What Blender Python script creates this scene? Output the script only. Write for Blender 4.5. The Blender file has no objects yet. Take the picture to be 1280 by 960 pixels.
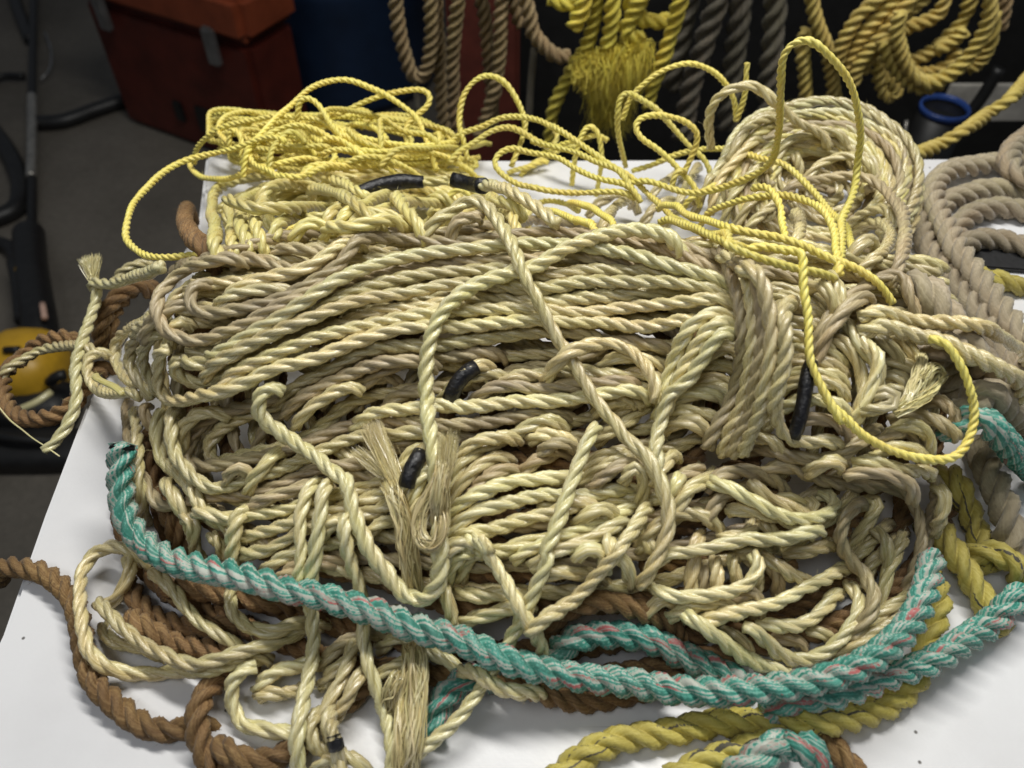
import bpy, bmesh, math, random
import numpy as np
from mathutils import Vector
rnd = random.Random(11)
nr = np.random.RandomState(5)
scn = bpy.context.scene
COL = scn.collection
# ---------------------------------------------------------------- camera
F = 1065.0; TH = math.radians(48.0); CZ = 0.5
CAM = np.array([0.0, 0.0, CZ])
FW = np.array([0, math.cos(TH), -math.sin(TH)]); UP = np.array([0, math.sin(TH), math.cos(TH)])
def rays(px):
    px = np.asarray(px, float)
    u = (px[:, 0] - 640) / F; v = (480 - px[:, 1]) / F
    return FW[None] + v[:, None] * UP[None] + u[:, None] * np.array([1., 0, 0])[None]
def onz(x, y, z=0.0):
    d = rays([(x, y)])[0]; return CAM + d * ((z - CZ) / d[2])
def ony(x, y, Y):
    d = rays([(x, y)])[0]; return CAM + d * (Y / d[1])
cd = bpy.data.cameras.new('camera'); cam = bpy.data.objects.new('camera', cd); COL.objects.link(cam)
cam.location = (0, 0, CZ); cam.rotation_euler = (math.radians(90) - TH, 0, 0)
cd.sensor_width = 36; cd.lens = 36 * F / 1280; cd.clip_start = .01; cd.clip_end = 60
cd.dof.use_dof = True; cd.dof.focus_distance = .58; cd.dof.aperture_fstop = 6.5
scn.camera = cam

# ---------------------------------------------------------------- objects
def tag(o, label=None, cat=None, group=None, kind=None):
    if label: o['label'] = label
    if cat: o['category'] = cat
    if group: o['group'] = group
    if kind: o['kind'] = kind
    return o
def thing(name, label, cat, loc=(0, 0, 0), group=None):
    o = bpy.data.objects.new(name, None); COL.objects.link(o); o.location = loc
    o.empty_display_size = .02
    return tag(o, label, cat, group)
def link(name, me, mat, parent=None):
    o = bpy.data.objects.new(name, me); COL.objects.link(o)
    if mat and not me.materials: me.materials.append(mat)
    if parent:
        o.parent = parent; o.matrix_parent_inverse = parent.matrix_basis.inverted()
    return o
class MB:
    def __init__(s): s.v = []; s.q = []; s.t = []; s.a = []; s.n = 0
    def add(s, v, q=None, t=None, a=None):
        v = np.asarray(v, np.float32); s.v.append(v)
        s.a.append(np.zeros_like(v) if a is None else np.asarray(a, np.float32))
        if q is not None and len(q): s.q.append(np.asarray(q, np.int32) + s.n)
        if t is not None and len(t): s.t.append(np.asarray(t, np.int32) + s.n)
        s.n += len(v)
    def mesh(s, name):
        me = bpy.data.meshes.new(name)
        v = np.concatenate(s.v); a = np.concatenate(s.a)
        q = np.concatenate(s.q) if s.q else np.zeros((0, 4), np.int32)
        t = np.concatenate(s.t) if s.t else np.zeros((0, 3), np.int32)
        nq, nt = len(q), len(t)
        me.vertices.add(len(v)); me.vertices.foreach_set('co', v.ravel())
        me.loops.add(nq * 4 + nt * 3)
        me.loops.foreach_set('vertex_index', np.concatenate([q.ravel(), t.ravel()]).astype(np.int32))
        me.polygons.add(nq + nt)
        st = np.concatenate([np.arange(nq) * 4, nq * 4 + np.arange(nt) * 3]).astype(np.int32)
        me.polygons.foreach_set('loop_start', st)
        me.polygons.foreach_set('use_smooth', np.ones(nq + nt, bool))
        at = me.attributes.new('fib', 'FLOAT_VECTOR', 'POINT'); at.data.foreach_set('vector', a.ravel())
        me.update(calc_edges=True); me.validate()
        return me

# ---------------------------------------------------------------- materials
def nmat(name):
    m = bpy.data.materials.new(name); m.use_nodes = True
    nt = m.node_tree; return m, nt, nt.nodes, nt.links, nt.nodes['Principled BSDF']
def ramp(n, stops):
    r = n.new('ShaderNodeValToRGB'); e = r.color_ramp.elements
    e[0].position, e[0].color = stops[0][0], (*stops[0][1], 1)
    e[1].position, e[1].color = stops[-1][0], (*stops[-1][1], 1)
    for p, c in stops[1:-1]:
        k = e.new(p); k.color = (*c, 1)
    return r
def mixc(n, l, f, a, b, mode='MIX'):
    x = n.new('ShaderNodeMix'); x.data_type = 'RGBA'; x.blend_type = mode
    for sock, val in ((0, f), (6, a), (7, b)):
        if hasattr(val, 'links'): l.new(val, x.inputs[sock])
        elif isinstance(val, tuple): x.inputs[sock].default_value = (*val, 1)
        else: x.inputs[sock].default_value = val
    return x.outputs[2]
def noise(n, l, vec, scale, detail=3, rough=.5, mapping=None):
    t = n.new('ShaderNodeTexNoise'); t.inputs['Scale'].default_value = scale
    t.inputs['Detail'].default_value = detail; t.inputs['Roughness'].default_value = rough
    if mapping:
        mp = n.new('ShaderNodeMapping'); mp.inputs['Scale'].default_value = mapping
        l.new(vec, mp.inputs['Vector']); vec = mp.outputs[0]
    l.new(vec, t.inputs['Vector']); return t.outputs[0]
def rope_mat(name, dark, mid, pale, dirt=None, dirt_amt=.5, rough=.42, spec=.5, bump=.35, fx=4., fz=.35, stripe=None, sheen=0.1):
    m, nt, n, l, b = nmat(name)
    at = n.new('ShaderNodeAttribute'); at.attribute_name = 'fib'
    tc = n.new('ShaderNodeTexCoord')
    fine = noise(n, l, at.outputs['Vector'], 1.0, 4, .65, (fx, fx, fz))
    r = ramp(n, [(.3, dark), (.5, mid), (.7, pale)]); l.new(fine, r.inputs[0]); c = r.outputs[0]
    if dirt and not stripe:
        hn = noise(n, l, at.outputs['Vector'], 1.0, 2, .5, (.35, .35, .10))
        rh = ramp(n, [(.35, (1.02, .95, .90)), (.5, (1, 1, 1)), (.65, (.98, 1.0, .90))]); l.new(hn, rh.inputs[0])
        c = mixc(n, l, 1.0, c, rh.outputs[0], 'MULTIPLY')
    if stripe == 'teal':
        st = noise(n, l, at.outputs['Vector'], 1.0, 1, .3, (5.5, 5.5, .2))
        r2 = ramp(n, [(.40, (.02, .22, .165)), (.48, (.08, .40, .31)), (.53, (.18, .45, .36)), (.58, (.52, .54, .47))]); l.new(st, r2.inputs[0])
        pk = noise(n, l, at.outputs['Vector'], 1.0, 0, .3, (2.6, 2.6, .7))
        r3 = ramp(n, [(.67, (0, 0, 0)), (.70, (1, 1, 1))]); l.new(pk, r3.inputs[0])
        st2 = noise(n, l, at.outputs['Vector'], 1.0, 1, .3, (8.0, 8.0, .35))
        r4 = ramp(n, [(.43, (.52, .12, .12)), (.55, (.40, .40, .34))]); l.new(st2, r4.inputs[0])
        c = mixc(n, l, r3.outputs[0], r2.outputs[0], r4.outputs[0])
        c = mixc(n, l, .1, c, r.outputs[0])
    if stripe == 'mark':
        pk = noise(n, l, at.outputs['Vector'], 1.0, 0, .3, (2.6, 2.6, .3))
        r3 = ramp(n, [(.70, (0, 0, 0)), (.73, (1, 1, 1))]); l.new(pk, r3.inputs[0])
        c = mixc(n, l, r3.outputs[0], c, (.09, .085, .07))
    if dirt:
        big = noise(n, l, tc.outputs['Object'], 22, 4, .6)
        r5 = ramp(n, [(.42, (0, 0, 0)), (.68, (1, 1, 1))]); l.new(big, r5.inputs[0])
        mm = n.new('ShaderNodeMath'); mm.operation = 'MULTIPLY'; mm.inputs[1].default_value = dirt_amt
        l.new(r5.outputs[0], mm.inputs[0]); c = mixc(n, l, mm.outputs[0], c, dirt)
    oi = n.new('ShaderNodeObjectInfo'); hs = n.new('ShaderNodeHueSaturation')
    mr = n.new('ShaderNodeMapRange'); mr.inputs[3].default_value = .82; mr.inputs[4].default_value = 1.12
    l.new(oi.outputs['Random'], mr.inputs[0]); l.new(mr.outputs[0], hs.inputs['Value']); l.new(c, hs.inputs['Color'])
    l.new(hs.outputs[0], b.inputs['Base Color'])
    rr = n.new('ShaderNodeMapRange'); rr.inputs[3].default_value = rough - .1; rr.inputs[4].default_value = rough + .16
    l.new(fine, rr.inputs[0]); l.new(rr.outputs[0], b.inputs['Roughness'])
    b.inputs['Specular IOR Level'].default_value = spec
    b.inputs['Sheen Weight'].default_value = sheen
    bp = n.new('ShaderNodeBump'); bp.inputs['Strength'].default_value = bump; bp.inputs['Distance'].default_value = .0012
    l.new(fine, bp.inputs['Height']); l.new(bp.outputs[0], b.inputs['Normal'])
    return m
TAN = rope_mat('tan rope', (.52, .43, .18), (.735, .64, .32), (.87, .80, .53), (.46, .365, .22), .45, .24, 1.0)
PALE = rope_mat('pale rope', (.64, .56, .22), (.82, .75, .40), (.91, .88, .61), (.58, .49, .28), .3, .22, 1.0)
DIRT = rope_mat('soiled rope', (.34, .265, .13), (.53, .435, .245), (.70, .60, .375), (.30, .235, .165), .6, .34, .6)
CREAM = rope_mat('cream yellow rope', (.66, .55, .15), (.83, .73, .28), (.88, .82, .46), (.60, .50, .2), .3, .28, .8)
YEL = rope_mat('yellow twine', (.76, .62, .09), (.88, .77, .19), (.90, .83, .33), (.66, .50, .12), .3, .42, .5, .25, 3., .5)
TEAL = rope_mat('teal rope', (.08, .12, .10), (.20, .26, .22), (.45, .45, .40), (.22, .20, .15), .22, .42, .45, .45, 5., .4, 'teal')
GREY = rope_mat('grey rope', (.30, .25, .165), (.42, .355, .245), (.52, .45, .33), (.27, .22, .15), .5, .75, .2, .5, 6., .5, None, .25)
BROWN = rope_mat('brown rope', (.14, .075, .028), (.28, .165, .068), (.44, .29, .13), (.11, .06, .028), .6, .6, .3, .6, 6., .4)
OLIVE = rope_mat('olive yellow rope', (.45, .37, .06), (.58, .49, .115), (.68, .60, .19), (.26, .20, .06), .45, .55, .35, .4, 5., .4, 'mark')
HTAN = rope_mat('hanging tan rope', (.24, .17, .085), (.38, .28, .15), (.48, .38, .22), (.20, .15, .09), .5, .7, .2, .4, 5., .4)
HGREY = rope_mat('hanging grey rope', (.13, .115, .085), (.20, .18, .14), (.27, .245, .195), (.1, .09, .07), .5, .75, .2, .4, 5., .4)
GOLD = rope_mat('golden rope', (.49, .37, .08), (.68, .53, .15), (.79, .66, .26), (.36, .24, .07), .4, .55, .3, .4, 5., .4)
LEMON = rope_mat('lemon rope', (.55, .45, .045), (.72, .61, .09), (.82, .73, .17), (.40, .31, .05), .4, .55, .35, .4, 5., .4)
def plain(name, c, rough=.5, metal=0, var=.25, scale=30, bump=0, spec=.5):
    m, nt, n, l, b = nmat(name); tc = n.new('ShaderNodeTexCoord')
    f = noise(n, l, tc.outputs['Object'], scale, 5, .6)
    r = ramp(n, [(.3, tuple(x * (1 - var) for x in c)), (.7, tuple(min(1, x * (1 + var)) for x in c))])
    l.new(f, r.inputs[0]); l.new(r.outputs[0], b.inputs['Base Color'])
    b.inputs['Roughness'].default_value = rough; b.inputs['Metallic'].default_value = metal
    b.inputs['Specular IOR Level'].default_value = spec
    if bump:
        bp = n.new('ShaderNodeBump'); bp.inputs['Strength'].default_value = bump; bp.inputs['Distance'].default_value = .002
        l.new(f, bp.inputs['Height']); l.new(bp.outputs[0], b.inputs['Normal'])
    return m
TAPE = plain('black tape', (.012, .012, .014), .3, 0, .5, 160, .9, .5)
def table_mat():
    m, nt, n, l, b = nmat('white table plastic'); tc = n.new('ShaderNodeTexCoord')
    f = noise(n, l, tc.outputs['Object'], 7, 5, .6)
    r = ramp(n, [(.35, (.74, .735, .74)), (.6, (.82, .82, .83))]); l.new(f, r.inputs[0])
    vo = n.new('ShaderNodeTexVoronoi'); vo.voronoi_dimensions = '2D'; vo.inputs['Scale'].default_value = 30; l.new(tc.outputs['Object'], vo.inputs['Vector'])
    r2 = ramp(n, [(.020, (1, 1, 1)), (.040, (0, 0, 0))]); l.new(vo.outputs['Distance'], r2.inputs[0])
    wn = n.new('ShaderNodeSeparateColor'); l.new(vo.outputs['Color'], wn.inputs[0])
    gt = n.new('ShaderNodeMath'); gt.operation = 'GREATER_THAN'; gt.inputs[1].default_value = .72; l.new(wn.outputs[0], gt.inputs[0])
    mu = n.new('ShaderNodeMath'); mu.operation = 'MULTIPLY'; l.new(r2.outputs[0], mu.inputs[0]); l.new(gt.outputs[0], mu.inputs[1])
    c = mixc(n, l, mu.outputs[0], r.outputs[0], (.10, .09, .08))
    sm = noise(n, l, tc.outputs['Object'], 3.2, 2, .5, (1, .5, 1))
    r3 = ramp(n, [(.55, (0, 0, 0)), (.75, (.35, .35, .35))]); l.new(sm, r3.inputs[0])
    c = mixc(n, l, r3.outputs[0], c, (.60, .60, .62))
    for ang_, th_ in ((.5, .73), (-.9, .75)):
        mp = n.new('ShaderNodeMapping'); mp.inputs['Rotation'].default_value = (0, 0, ang_); mp.inputs['Scale'].default_value = (4, 260, 1); l.new(tc.outputs['Object'], mp.inputs[0])
        sc_ = noise(n, l, mp.outputs[0], 1.0, 2, .6); r6 = ramp(n, [(th_ - .02, (0, 0, 0)), (th_ + .03, (.5, .5, .5))]); l.new(sc_, r6.inputs[0])
        c = mixc(n, l, r6.outputs[0], c, (.50, .49, .48))
    l.new(c, b.inputs['Base Color']); b.inputs['Roughness'].default_value = .38
    g = noise(n, l, tc.outputs['Object'], 420, 2, .5)
    bp = n.new('ShaderNodeBump'); bp.inputs['Strength'].default_value = .06; bp.inputs['Distance'].default_value = .001
    l.new(g, bp.inputs['Height']); l.new(bp.outputs[0], b.inputs['Normal'])
    return m

# ---------------------------------------------------------------- height field on which ropes stack
GX0, GX1, GY0, GY1, RES = -.7, .95, .0, 1.0, .0015
gx = np.arange(GX0, GX1, RES); gy = np.arange(GY0, GY1, RES)
XX, YY = np.meshgrid(gx, gy)
H = np.zeros_like(XX)
def mound(cx, cy, ax, ay, h, p=.5):
    d = ((XX - cx) / ax) ** 2 + ((YY - cy) / ay) ** 2
    global H
    H = np.maximum(H, h * np.clip(1 - d, 0, 1) ** p)
def capsule(x0, x1, cy, r, cz):
    global H
    dx = np.maximum(np.maximum(x0 - XX, XX - x1), 0); d2 = dx ** 2 + (YY - cy) ** 2
    H = np.where(d2 < r * r, np.maximum(H, cz + np.sqrt(np.clip(r * r - d2, 0, None))), H)
def ring(cx, cy, ax, ay, w, h):
    global H
    d = np.sqrt(((XX - cx) / ax) ** 2 + ((YY - cy) / ay) ** 2)
    H = np.maximum(H, h * np.sqrt(np.clip(1 - ((d - 1) * ax / w) ** 2, 0, 1)))
mound(.01, .37, .255, .135, .07)
capsule(-.19, .26, .43, .04, .065)
mound(-.14, .665, .17, .075, .022)
def tilt_disc(cx, cy, ax, ay):
    global H
    d = ((XX - cx) / ax) ** 2 + ((YY - cy) / ay) ** 2
    H = np.where(d < 1, np.maximum(H, .022 + (YY - .56) * .30), H)
tilt_disc(.275, .64, .105, .08)
mound(.10, .66, .16, .05, .02)
H = np.where(XX < -.325, np.minimum(H, -(-.325 - XX) * .4), H)
def hat(x, y, G=None):
    i = np.clip(((x - GX0) / RES).astype(int), 0, len(gx) - 1); j = np.clip(((y - GY0) / RES).astype(int), 0, len(gy) - 1)
    h = (H if G is None else G)[j, i]
    return h
def stamp(P, r):
    global H
    k = int(math.ceil(r / RES)); o = np.arange(-k, k + 1)
    ox, oy = np.meshgrid(o, o); d2 = (ox ** 2 + oy ** 2) * RES * RES; m = d2 < r * r
    ox, oy = ox[m], oy[m]; top = np.sqrt(r * r - d2[m])
    i = np.round((P[:, 0] - GX0) / RES).astype(int); j = np.round((P[:, 1] - GY0) / RES).astype(int)
    I = (i[:, None] + ox[None]).ravel(); J = (j[:, None] + oy[None]).ravel(); Z = (P[:, 2][:, None] + top[None]).ravel()
    ok = (I >= 0) & (I < len(gx)) & (J >= 0) & (J < len(gy))
    np.maximum.at(H, (J[ok], I[ok]), Z[ok])
def split(P, c=(935, 566), rad=(78, 26)):
    # leave a real hollow under the hank: pieces of a hidden turn on both sides of it
    d = P - CAM; z = d @ FW; px = 640 + F * d[:, 0] / z; py = 480 - F * (d @ UP) / z
    keep = ((px - c[0]) / rad[0]) ** 2 + ((py - c[1]) / rad[1]) ** 2 > 1; out = []; i = 0
    while i < len(P):
        if keep[i]:
            j = i
            while j < len(P) and keep[j]: j += 1
            if j - i > 8: out.append(P[i:j])
            i = j
        else: i += 1
    return out
TT = np.arange(.22, 1.15, .0018)
def march(D, r):
    X = CAM[None, None] + TT[None, :, None] * D[:, None, :]
    best = np.full(X.shape[:2], -1.)
    for dx, dy in ((0, 0), (.7 * r, 0), (-.7 * r, 0), (0, .7 * r), (0, -.7 * r)):
        pen = r * .92 if dx == 0 and dy == 0 else r * .66
        best = np.maximum(best, hat(X[..., 0] + dx, X[..., 1] + dy) + pen)
    hit = X[..., 2] <= best
    k = hit.argmax(1); t = TT[k]; t[~hit.any(1)] = 1.0
    return t
def spline(P, step):
    P = np.asarray(P, float)
    if len(P) == 2: P = np.array([P[0], (P[0] + P[1]) / 2, P[1]])
    A = np.vstack([2 * P[0] - P[1], P, 2 * P[-1] - P[-2]]); out = []
    for i in range(1, len(A) - 2):
        p0, p1, p2, p3 = A[i - 1], A[i], A[i + 1], A[i + 2]
        n = max(2, int(np.linalg.norm(p2 - p1) / step)); u = np.linspace(0, 1, n, endpoint=False)[:, None]
        d1 = max(np.linalg.norm(p1 - p0), 1e-9) ** .5; d2 = max(np.linalg.norm(p2 - p1), 1e-9) ** .5; d3 = max(np.linalg.norm(p3 - p2), 1e-9) ** .5
        m1 = d2 * ((p1 - p0) / d1 - (p2 - p0) / (d1 + d2) + (p2 - p1) / d2)
        m2 = d2 * ((p2 - p1) / d2 - (p3 - p1) / (d2 + d3) + (p3 - p2) / d3)
        out.append((2 * u ** 3 - 3 * u ** 2 + 1) * p1 + (u ** 3 - 2 * u ** 2 + u) * m1 + (-2 * u ** 3 + 3 * u ** 2) * p2 + (u ** 3 - u ** 2) * m2)
    out.append(P[-1:]); return np.vstack(out)
def gsm(a, sig):
    if sig < .3: return a
    k = int(sig * 3) + 1; w = np.exp(-.5 * (np.arange(-k, k + 1) / sig) ** 2); w /= w.sum()
    def one(c):
        n = len(c); e = np.concatenate([2 * c[0] - c[1:k + 1][::-1] if n > k else np.full(k, c[0]), c, 2 * c[-1] - c[-k - 1:-1][::-1] if n > k else np.full(k, c[-1])])
        return np.convolve(e, w, 'valid')
    return one(a) if a.ndim == 1 else np.stack([one(a[:, i]) for i in range(a.shape[1])], 1)
def resample(P, ds):
    d = np.linalg.norm(np.diff(P, axis=0), axis=1); s = np.concatenate([[0], np.cumsum(d)])
    n = max(4, int(s[-1] / ds)); u = np.linspace(0, s[-1], n)
    return np.stack([np.interp(u, s, P[:, i]) for i in range(3)], 1)
def wob(n, amp, per):
    k = max(3, int(n / per) + 3); return np.interp(np.linspace(0, k - 1, n), np.arange(k), nr.randn(k)) * amp
CR = dict(A=(140, 480, 4), B=(400, 480, 4), C=(640, 480, 4), D=(860, 480, 4), E=(820, 640, 4), F=(260, 720, 4), G=(140, 60, 4), H=(400, 60, 4),
          I=(660, 60, 4), J=(840, 100, 4), K=(760, 270, 4), L=(960, 300, 4), M=(130, 280, 4), N=(480, 0, 4), O=(960, 0, 4), P=(0, 0, 4),
          Q=(0, 300, 6.4), R=(0, 420, 6.4), S=(1080, 480, 3.43), c02=(0, 640, 3), c12=(427, 640, 3), c22=(853, 640, 3), c00=(0, 0, 3), c10=(427, 0, 3),
          c20=(853, 0, 3), c01=(0, 320, 3), c11=(427, 320, 3), c21=(853, 320, 3), px=(0, 0, 1))
def parse(spec):
    o = (0, 0, 1); Y = float('nan'); pts = []; i = 0
    while i < len(spec):
        a = spec[i]
        if isinstance(a, str):
            if a in CR: o = CR[a]
            elif a == 'a': Y = float('nan')
            elif a[0] == 'Z': Y = 10 + float(a[1:])
            else: Y = float(a[1:])
            i += 1
        else:
            pts.append((o[0] + a / o[2], o[1] + spec[i + 1] / o[2], Y)); i += 2
    return np.array(pts)
def trace(spec, r, lift=0., win=.016, sig=.010, tuck=True):
    c = parse(spec)
    xy = spline(c[:, :2], 2.0)
    # parameter of control points along the samples
    idx = [int(np.argmin(((xy - c[k, :2]) ** 2).sum(1))) for k in range(len(c))]
    idx = list(np.maximum.accumulate(idx))
    D = rays(xy); n = len(xy)
    tp = np.full(n, np.nan)
    for k in range(len(c) - 1):
        if not math.isnan(c[k, 2]) and not math.isnan(c[k + 1, 2]):
            i0, i1 = idx[k], idx[k + 1]
            yy = np.linspace(c[k, 2], c[k + 1, 2], i1 - i0 + 1); Dk = D[i0:i1 + 1]
            tp[i0:i1 + 1] = (yy - 10 - CZ) / Dk[:, 2] if c[k, 2] > 5 else yy / Dk[:, 1]
    auto = np.isnan(tp)
    t = tp.copy()
    if auto.any():
        th = march(D, r); t[auto] = th[auto]
    # the rope is stiff: bridge hollows, then smooth
    stepm = .55 * 2.0 / F; w = max(1, int(win / stepm / 2))
    tm = np.array([t[max(0, i - w):i + w + 1].min() for i in range(n)])
    tm = np.where(auto, tm, t)
    ts = gsm(tm, sig / stepm)
    if auto.any(): ts = np.where(auto, np.minimum(ts, t + .35 * r), ts)
    ts = gsm(ts, .5 * sig / stepm) - lift
    P = CAM[None] + ts[:, None] * D
    if tuck and auto.any():
        d = np.concatenate([[0], np.cumsum(np.linalg.norm(np.diff(P, axis=0), axis=1))]); L = d[-1]; w_ = min(.014, L * .3)
        for q, au in ((d, auto[0]), (L - d, auto[-1])):
            if au: P[:, 2] -= 2.4 * r * np.clip(1 - q / w_, 0, 1) ** 1.6
        P[:, 2] = np.maximum(P[:, 2], r * .8 if P[:, 2].min() < .02 and P[:, 0].min() > -.3 else -1)
    return P
def prof(lobes):
    if lobes == 4:
        a = np.radians([-60, -45, -22, 0, 22, 45]); d, s_ = .44, .56
        rr = d * np.cos(a) + np.sqrt(s_ * s_ - (d * np.sin(a)) ** 2)
        return np.concatenate([a + k * 2 * math.pi / 3 for k in range(3)]), np.tile(rr, 3)
    if lobes == 3:
        a = np.radians([-60, -49, -32, -11, 11, 32, 49]); d, s = .50, .50
        rr = d * np.cos(a) + np.sqrt(s * s - (d * np.sin(a)) ** 2)
        return np.concatenate([a + k * 2 * math.pi / 3 for k in range(3)]), np.tile(rr, 3)
    if lobes == 5:
        a = np.radians([-60, -52, -38, -14, 14, 38, 52]); d, s = .513, .487
        rr = d * np.cos(a) + np.sqrt(s * s - (d * np.sin(a)) ** 2)
        return np.concatenate([a + k * 2 * math.pi / 3 for k in range(3)]), np.tile(rr, 3)
    a = np.linspace(0, 2 * math.pi, 10, endpoint=False); return a, 1 + .0 * a
def frames(P):
    T = np.gradient(P, axis=0); T /= np.linalg.norm(T, axis=1)[:, None] + 1e-12
    N = np.zeros_like(P); v = np.cross(T[0], [0, 0, 1.]);
    if np.linalg.norm(v) < .1: v = np.cross(T[0], [1., 0, 0])
    N[0] = v / np.linalg.norm(v)
    for i in range(1, len(P)):
        v = N[i - 1] - T[i] * np.dot(N[i - 1], T[i]); N[i] = v / (np.linalg.norm(v) + 1e-12)
    return T, N, np.cross(T, N)
def sweep(mb, P, r, lay, lobes=3, hair=120, flat=1.0, taper=0, jit=.075, pj=.55):
    ds = lay / 11 if lobes >= 3 else max(.004, r * .8)
    P = resample(P, ds); n = len(P)
    T, N, B = frames(P); s = np.arange(n) * ds
    ph0 = nr.rand() * 6.28; ph = ph0 + 2 * math.pi * s / lay + wob(n, pj, 30)
    th, rho = prof(lobes); m = len(th)
    rad = r * (1 + wob(n, jit, 8))
    if taper: rad *= np.clip(np.minimum(s, s[-1] - s) / taper, .25, 1) ** .5
    ang = th[None] + ph[:, None] if lobes >= 3 else th[None] + 0 * ph[:, None] + (wob(n, .8, 60))[:, None]
    R_ = rad[:, None] * rho[None]
    ca, sa = np.cos(ang), np.sin(ang)
    fl = 1.0 if flat == 1 else flat
    V = P[:, None] + (R_ * ca)[..., None] * N[:, None] + (R_ * sa * fl)[..., None] * B[:, None]
    be = ang - ph[:, None] * (.12 if lobes >= 3 else 0)
    off = nr.rand(3) * 50
    A = np.stack([np.cos(be) + off[0], np.sin(be) + off[1], np.repeat((s / (2 * r))[:, None], m, 1) + off[2]], 2)
    i = np.arange(n - 1)[:, None] * m; j = np.arange(m)[None]; j2 = (j + 1) % m
    q = np.stack([i + j, i + j2, i + m + j2, i + m + j], 2).reshape(-1, 4)
    V = V.reshape(-1, 3); A = A.reshape(-1, 3)
    e0 = P[0] - T[0] * r * .25; e1 = P[-1] + T[-1] * r * .25
    k = n * m
    jj = np.arange(m); t0 = np.stack([np.full(m, k), (jj + 1) % m, jj], 1); t1 = np.stack([np.full(m, k + 1), (n - 1) * m + jj, (n - 1) * m + (jj + 1) % m], 1)
    mb.add(np.vstack([V, e0, e1]), q, np.vstack([t0, t1]), np.vstack([A, A[:1], A[-1:]]))
    nh = int(hair * s[-1])
    if nh > 0:
        ii = nr.randint(1, n - 1, nh); jj = nr.randint(0, m, nh)
        b0 = V[ii * m + jj]; rd = b0 - P[ii]; rd /= np.linalg.norm(rd, axis=1)[:, None] + 1e-9
        L = (.002 + .006 * nr.rand(nh) ** 2)[:, None]
        dr = rd * (.25 + .7 * nr.rand(nh, 1)) + T[ii] * nr.choice([-1, 1], (nh, 1)) * (.5 + .5 * nr.rand(nh, 1)) + nr.randn(nh, 3) * .25
        dr /= np.linalg.norm(dr, axis=1)[:, None]
        mid = b0 + dr * L * .5; tip = b0 + dr * L - rd * L * .15 + nr.randn(nh, 3) * .0008
        w = np.cross(dr, rd); w /= np.linalg.norm(w, axis=1)[:, None] + 1e-9; w *= .00007
        hv = np.stack([b0 - w, b0 + w, mid + w, mid - w, tip], 1).reshape(-1, 3); k = np.arange(nh)[:, None] * 5
        mb.add(hv, k + np.array([[0, 1, 2, 3]]), k + np.array([[3, 2, 4]]), np.repeat(A[ii * m + jj], 5, 0))
PATH = {}
def rope(th, name, spec, mat, r, lay, lift=0., st=True, lobes=3, hair=240, flat=1., win=.016, sig=.010, label=None, P=None, taper=0, wb=.0006, tuck=True):
    if P is None: P = trace(spec, r, lift, win, sig, tuck)
    P = resample(P, .0015)
    for k in range(3): P[:, k] += wob(len(P), wb, 18)
    P = gsm(P, 3)
    if st: stamp(P, r)
    if mat in (TEAL, OLIVE): hair = 40
    if mat is YEL: hair = 25
    if mat in (TEAL, BROWN, GREY, OLIVE, HTAN, HGREY) and lobes == 3: lobes = 5
    tight = lobes == 5
    mb = MB(); sweep(mb, P, r, lay, lobes, hair, flat, taper, .03 if tight else .075, .15 if tight else .55)
    o = link(name, mb.mesh(name), mat, th)
    PATH[o.name] = P
    return o
def tape_on(o, a, b, r):
    P = PATH[o.name]; d = np.concatenate([[0], np.cumsum(np.linalg.norm(np.diff(P, axis=0), axis=1))])
    if a < 0: a += d[-1]; b += d[-1]
    Q = P[(d >= a) & (d <= b)]; mb = MB(); sweep(mb, Q, r, .05, 1, 0, 1, 0, .02); stamp(Q, r); return link('tape', mb.mesh('tape'), TAPE, o)
def tape_span(o, x0, x1, r):
    P = PATH[o.name]; d = P - CAM; px = 640 + F * d[:, 0] / (d @ FW); k = np.where((px >= x0) & (px <= x1))[0]
    Q = P[k.min():k.max() + 1]; mb = MB(); sweep(mb, Q, r, .05, 1, 0, 1, 0, .06); stamp(Q, r); return link('tape', mb.mesh('tape'), TAPE, o)
def bundle(th, name, spec, mat, r, n=110, flat=.6, P=None):
    if P is None: P = trace(spec, r)
    P = gsm(resample(P, .003), 2); T, N, B = frames(P); m = len(P); stamp(resample(P, .0015), r * .8)
    mb = MB()
    for _ in range(n):
        a0 = nr.rand() * 6.28 + wob(m, .7, 10); q = r * math.sqrt(nr.rand()) * (1 + wob(m, .16, 6)); fl_ = flat
        C = P + (q * np.cos(a0))[:, None] * N + (q * np.sin(a0) * fl_)[:, None] * B
        k0 = 0 if nr.rand() < .7 else nr.randint(0, m // 3); C = C[k0:m - (0 if nr.rand() < .7 else nr.randint(0, m // 3))]
        if len(C) < 4: continue
        w = .00022 + .00045 * nr.rand(); t = np.gradient(C, axis=0); sd = np.cross(t, nr.randn(3)); sd /= np.linalg.norm(sd, axis=1)[:, None] + 1e-9
        nn = np.cross(t, sd); nn /= np.linalg.norm(nn, axis=1)[:, None] + 1e-9
        V = np.stack([C - sd * w, C + nn * w * .6, C + sd * w], 1).reshape(-1, 3); k = np.arange(len(C) - 1)[:, None] * 3
        q_ = np.concatenate([k + np.array([[0, 1, 4, 3]]), k + np.array([[1, 2, 5, 4]])])
        mb.add(V, q_, None, np.tile(nr.rand(3) * 40, (len(V), 1)))
    return link(name, mb.mesh(name), mat, th)
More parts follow.
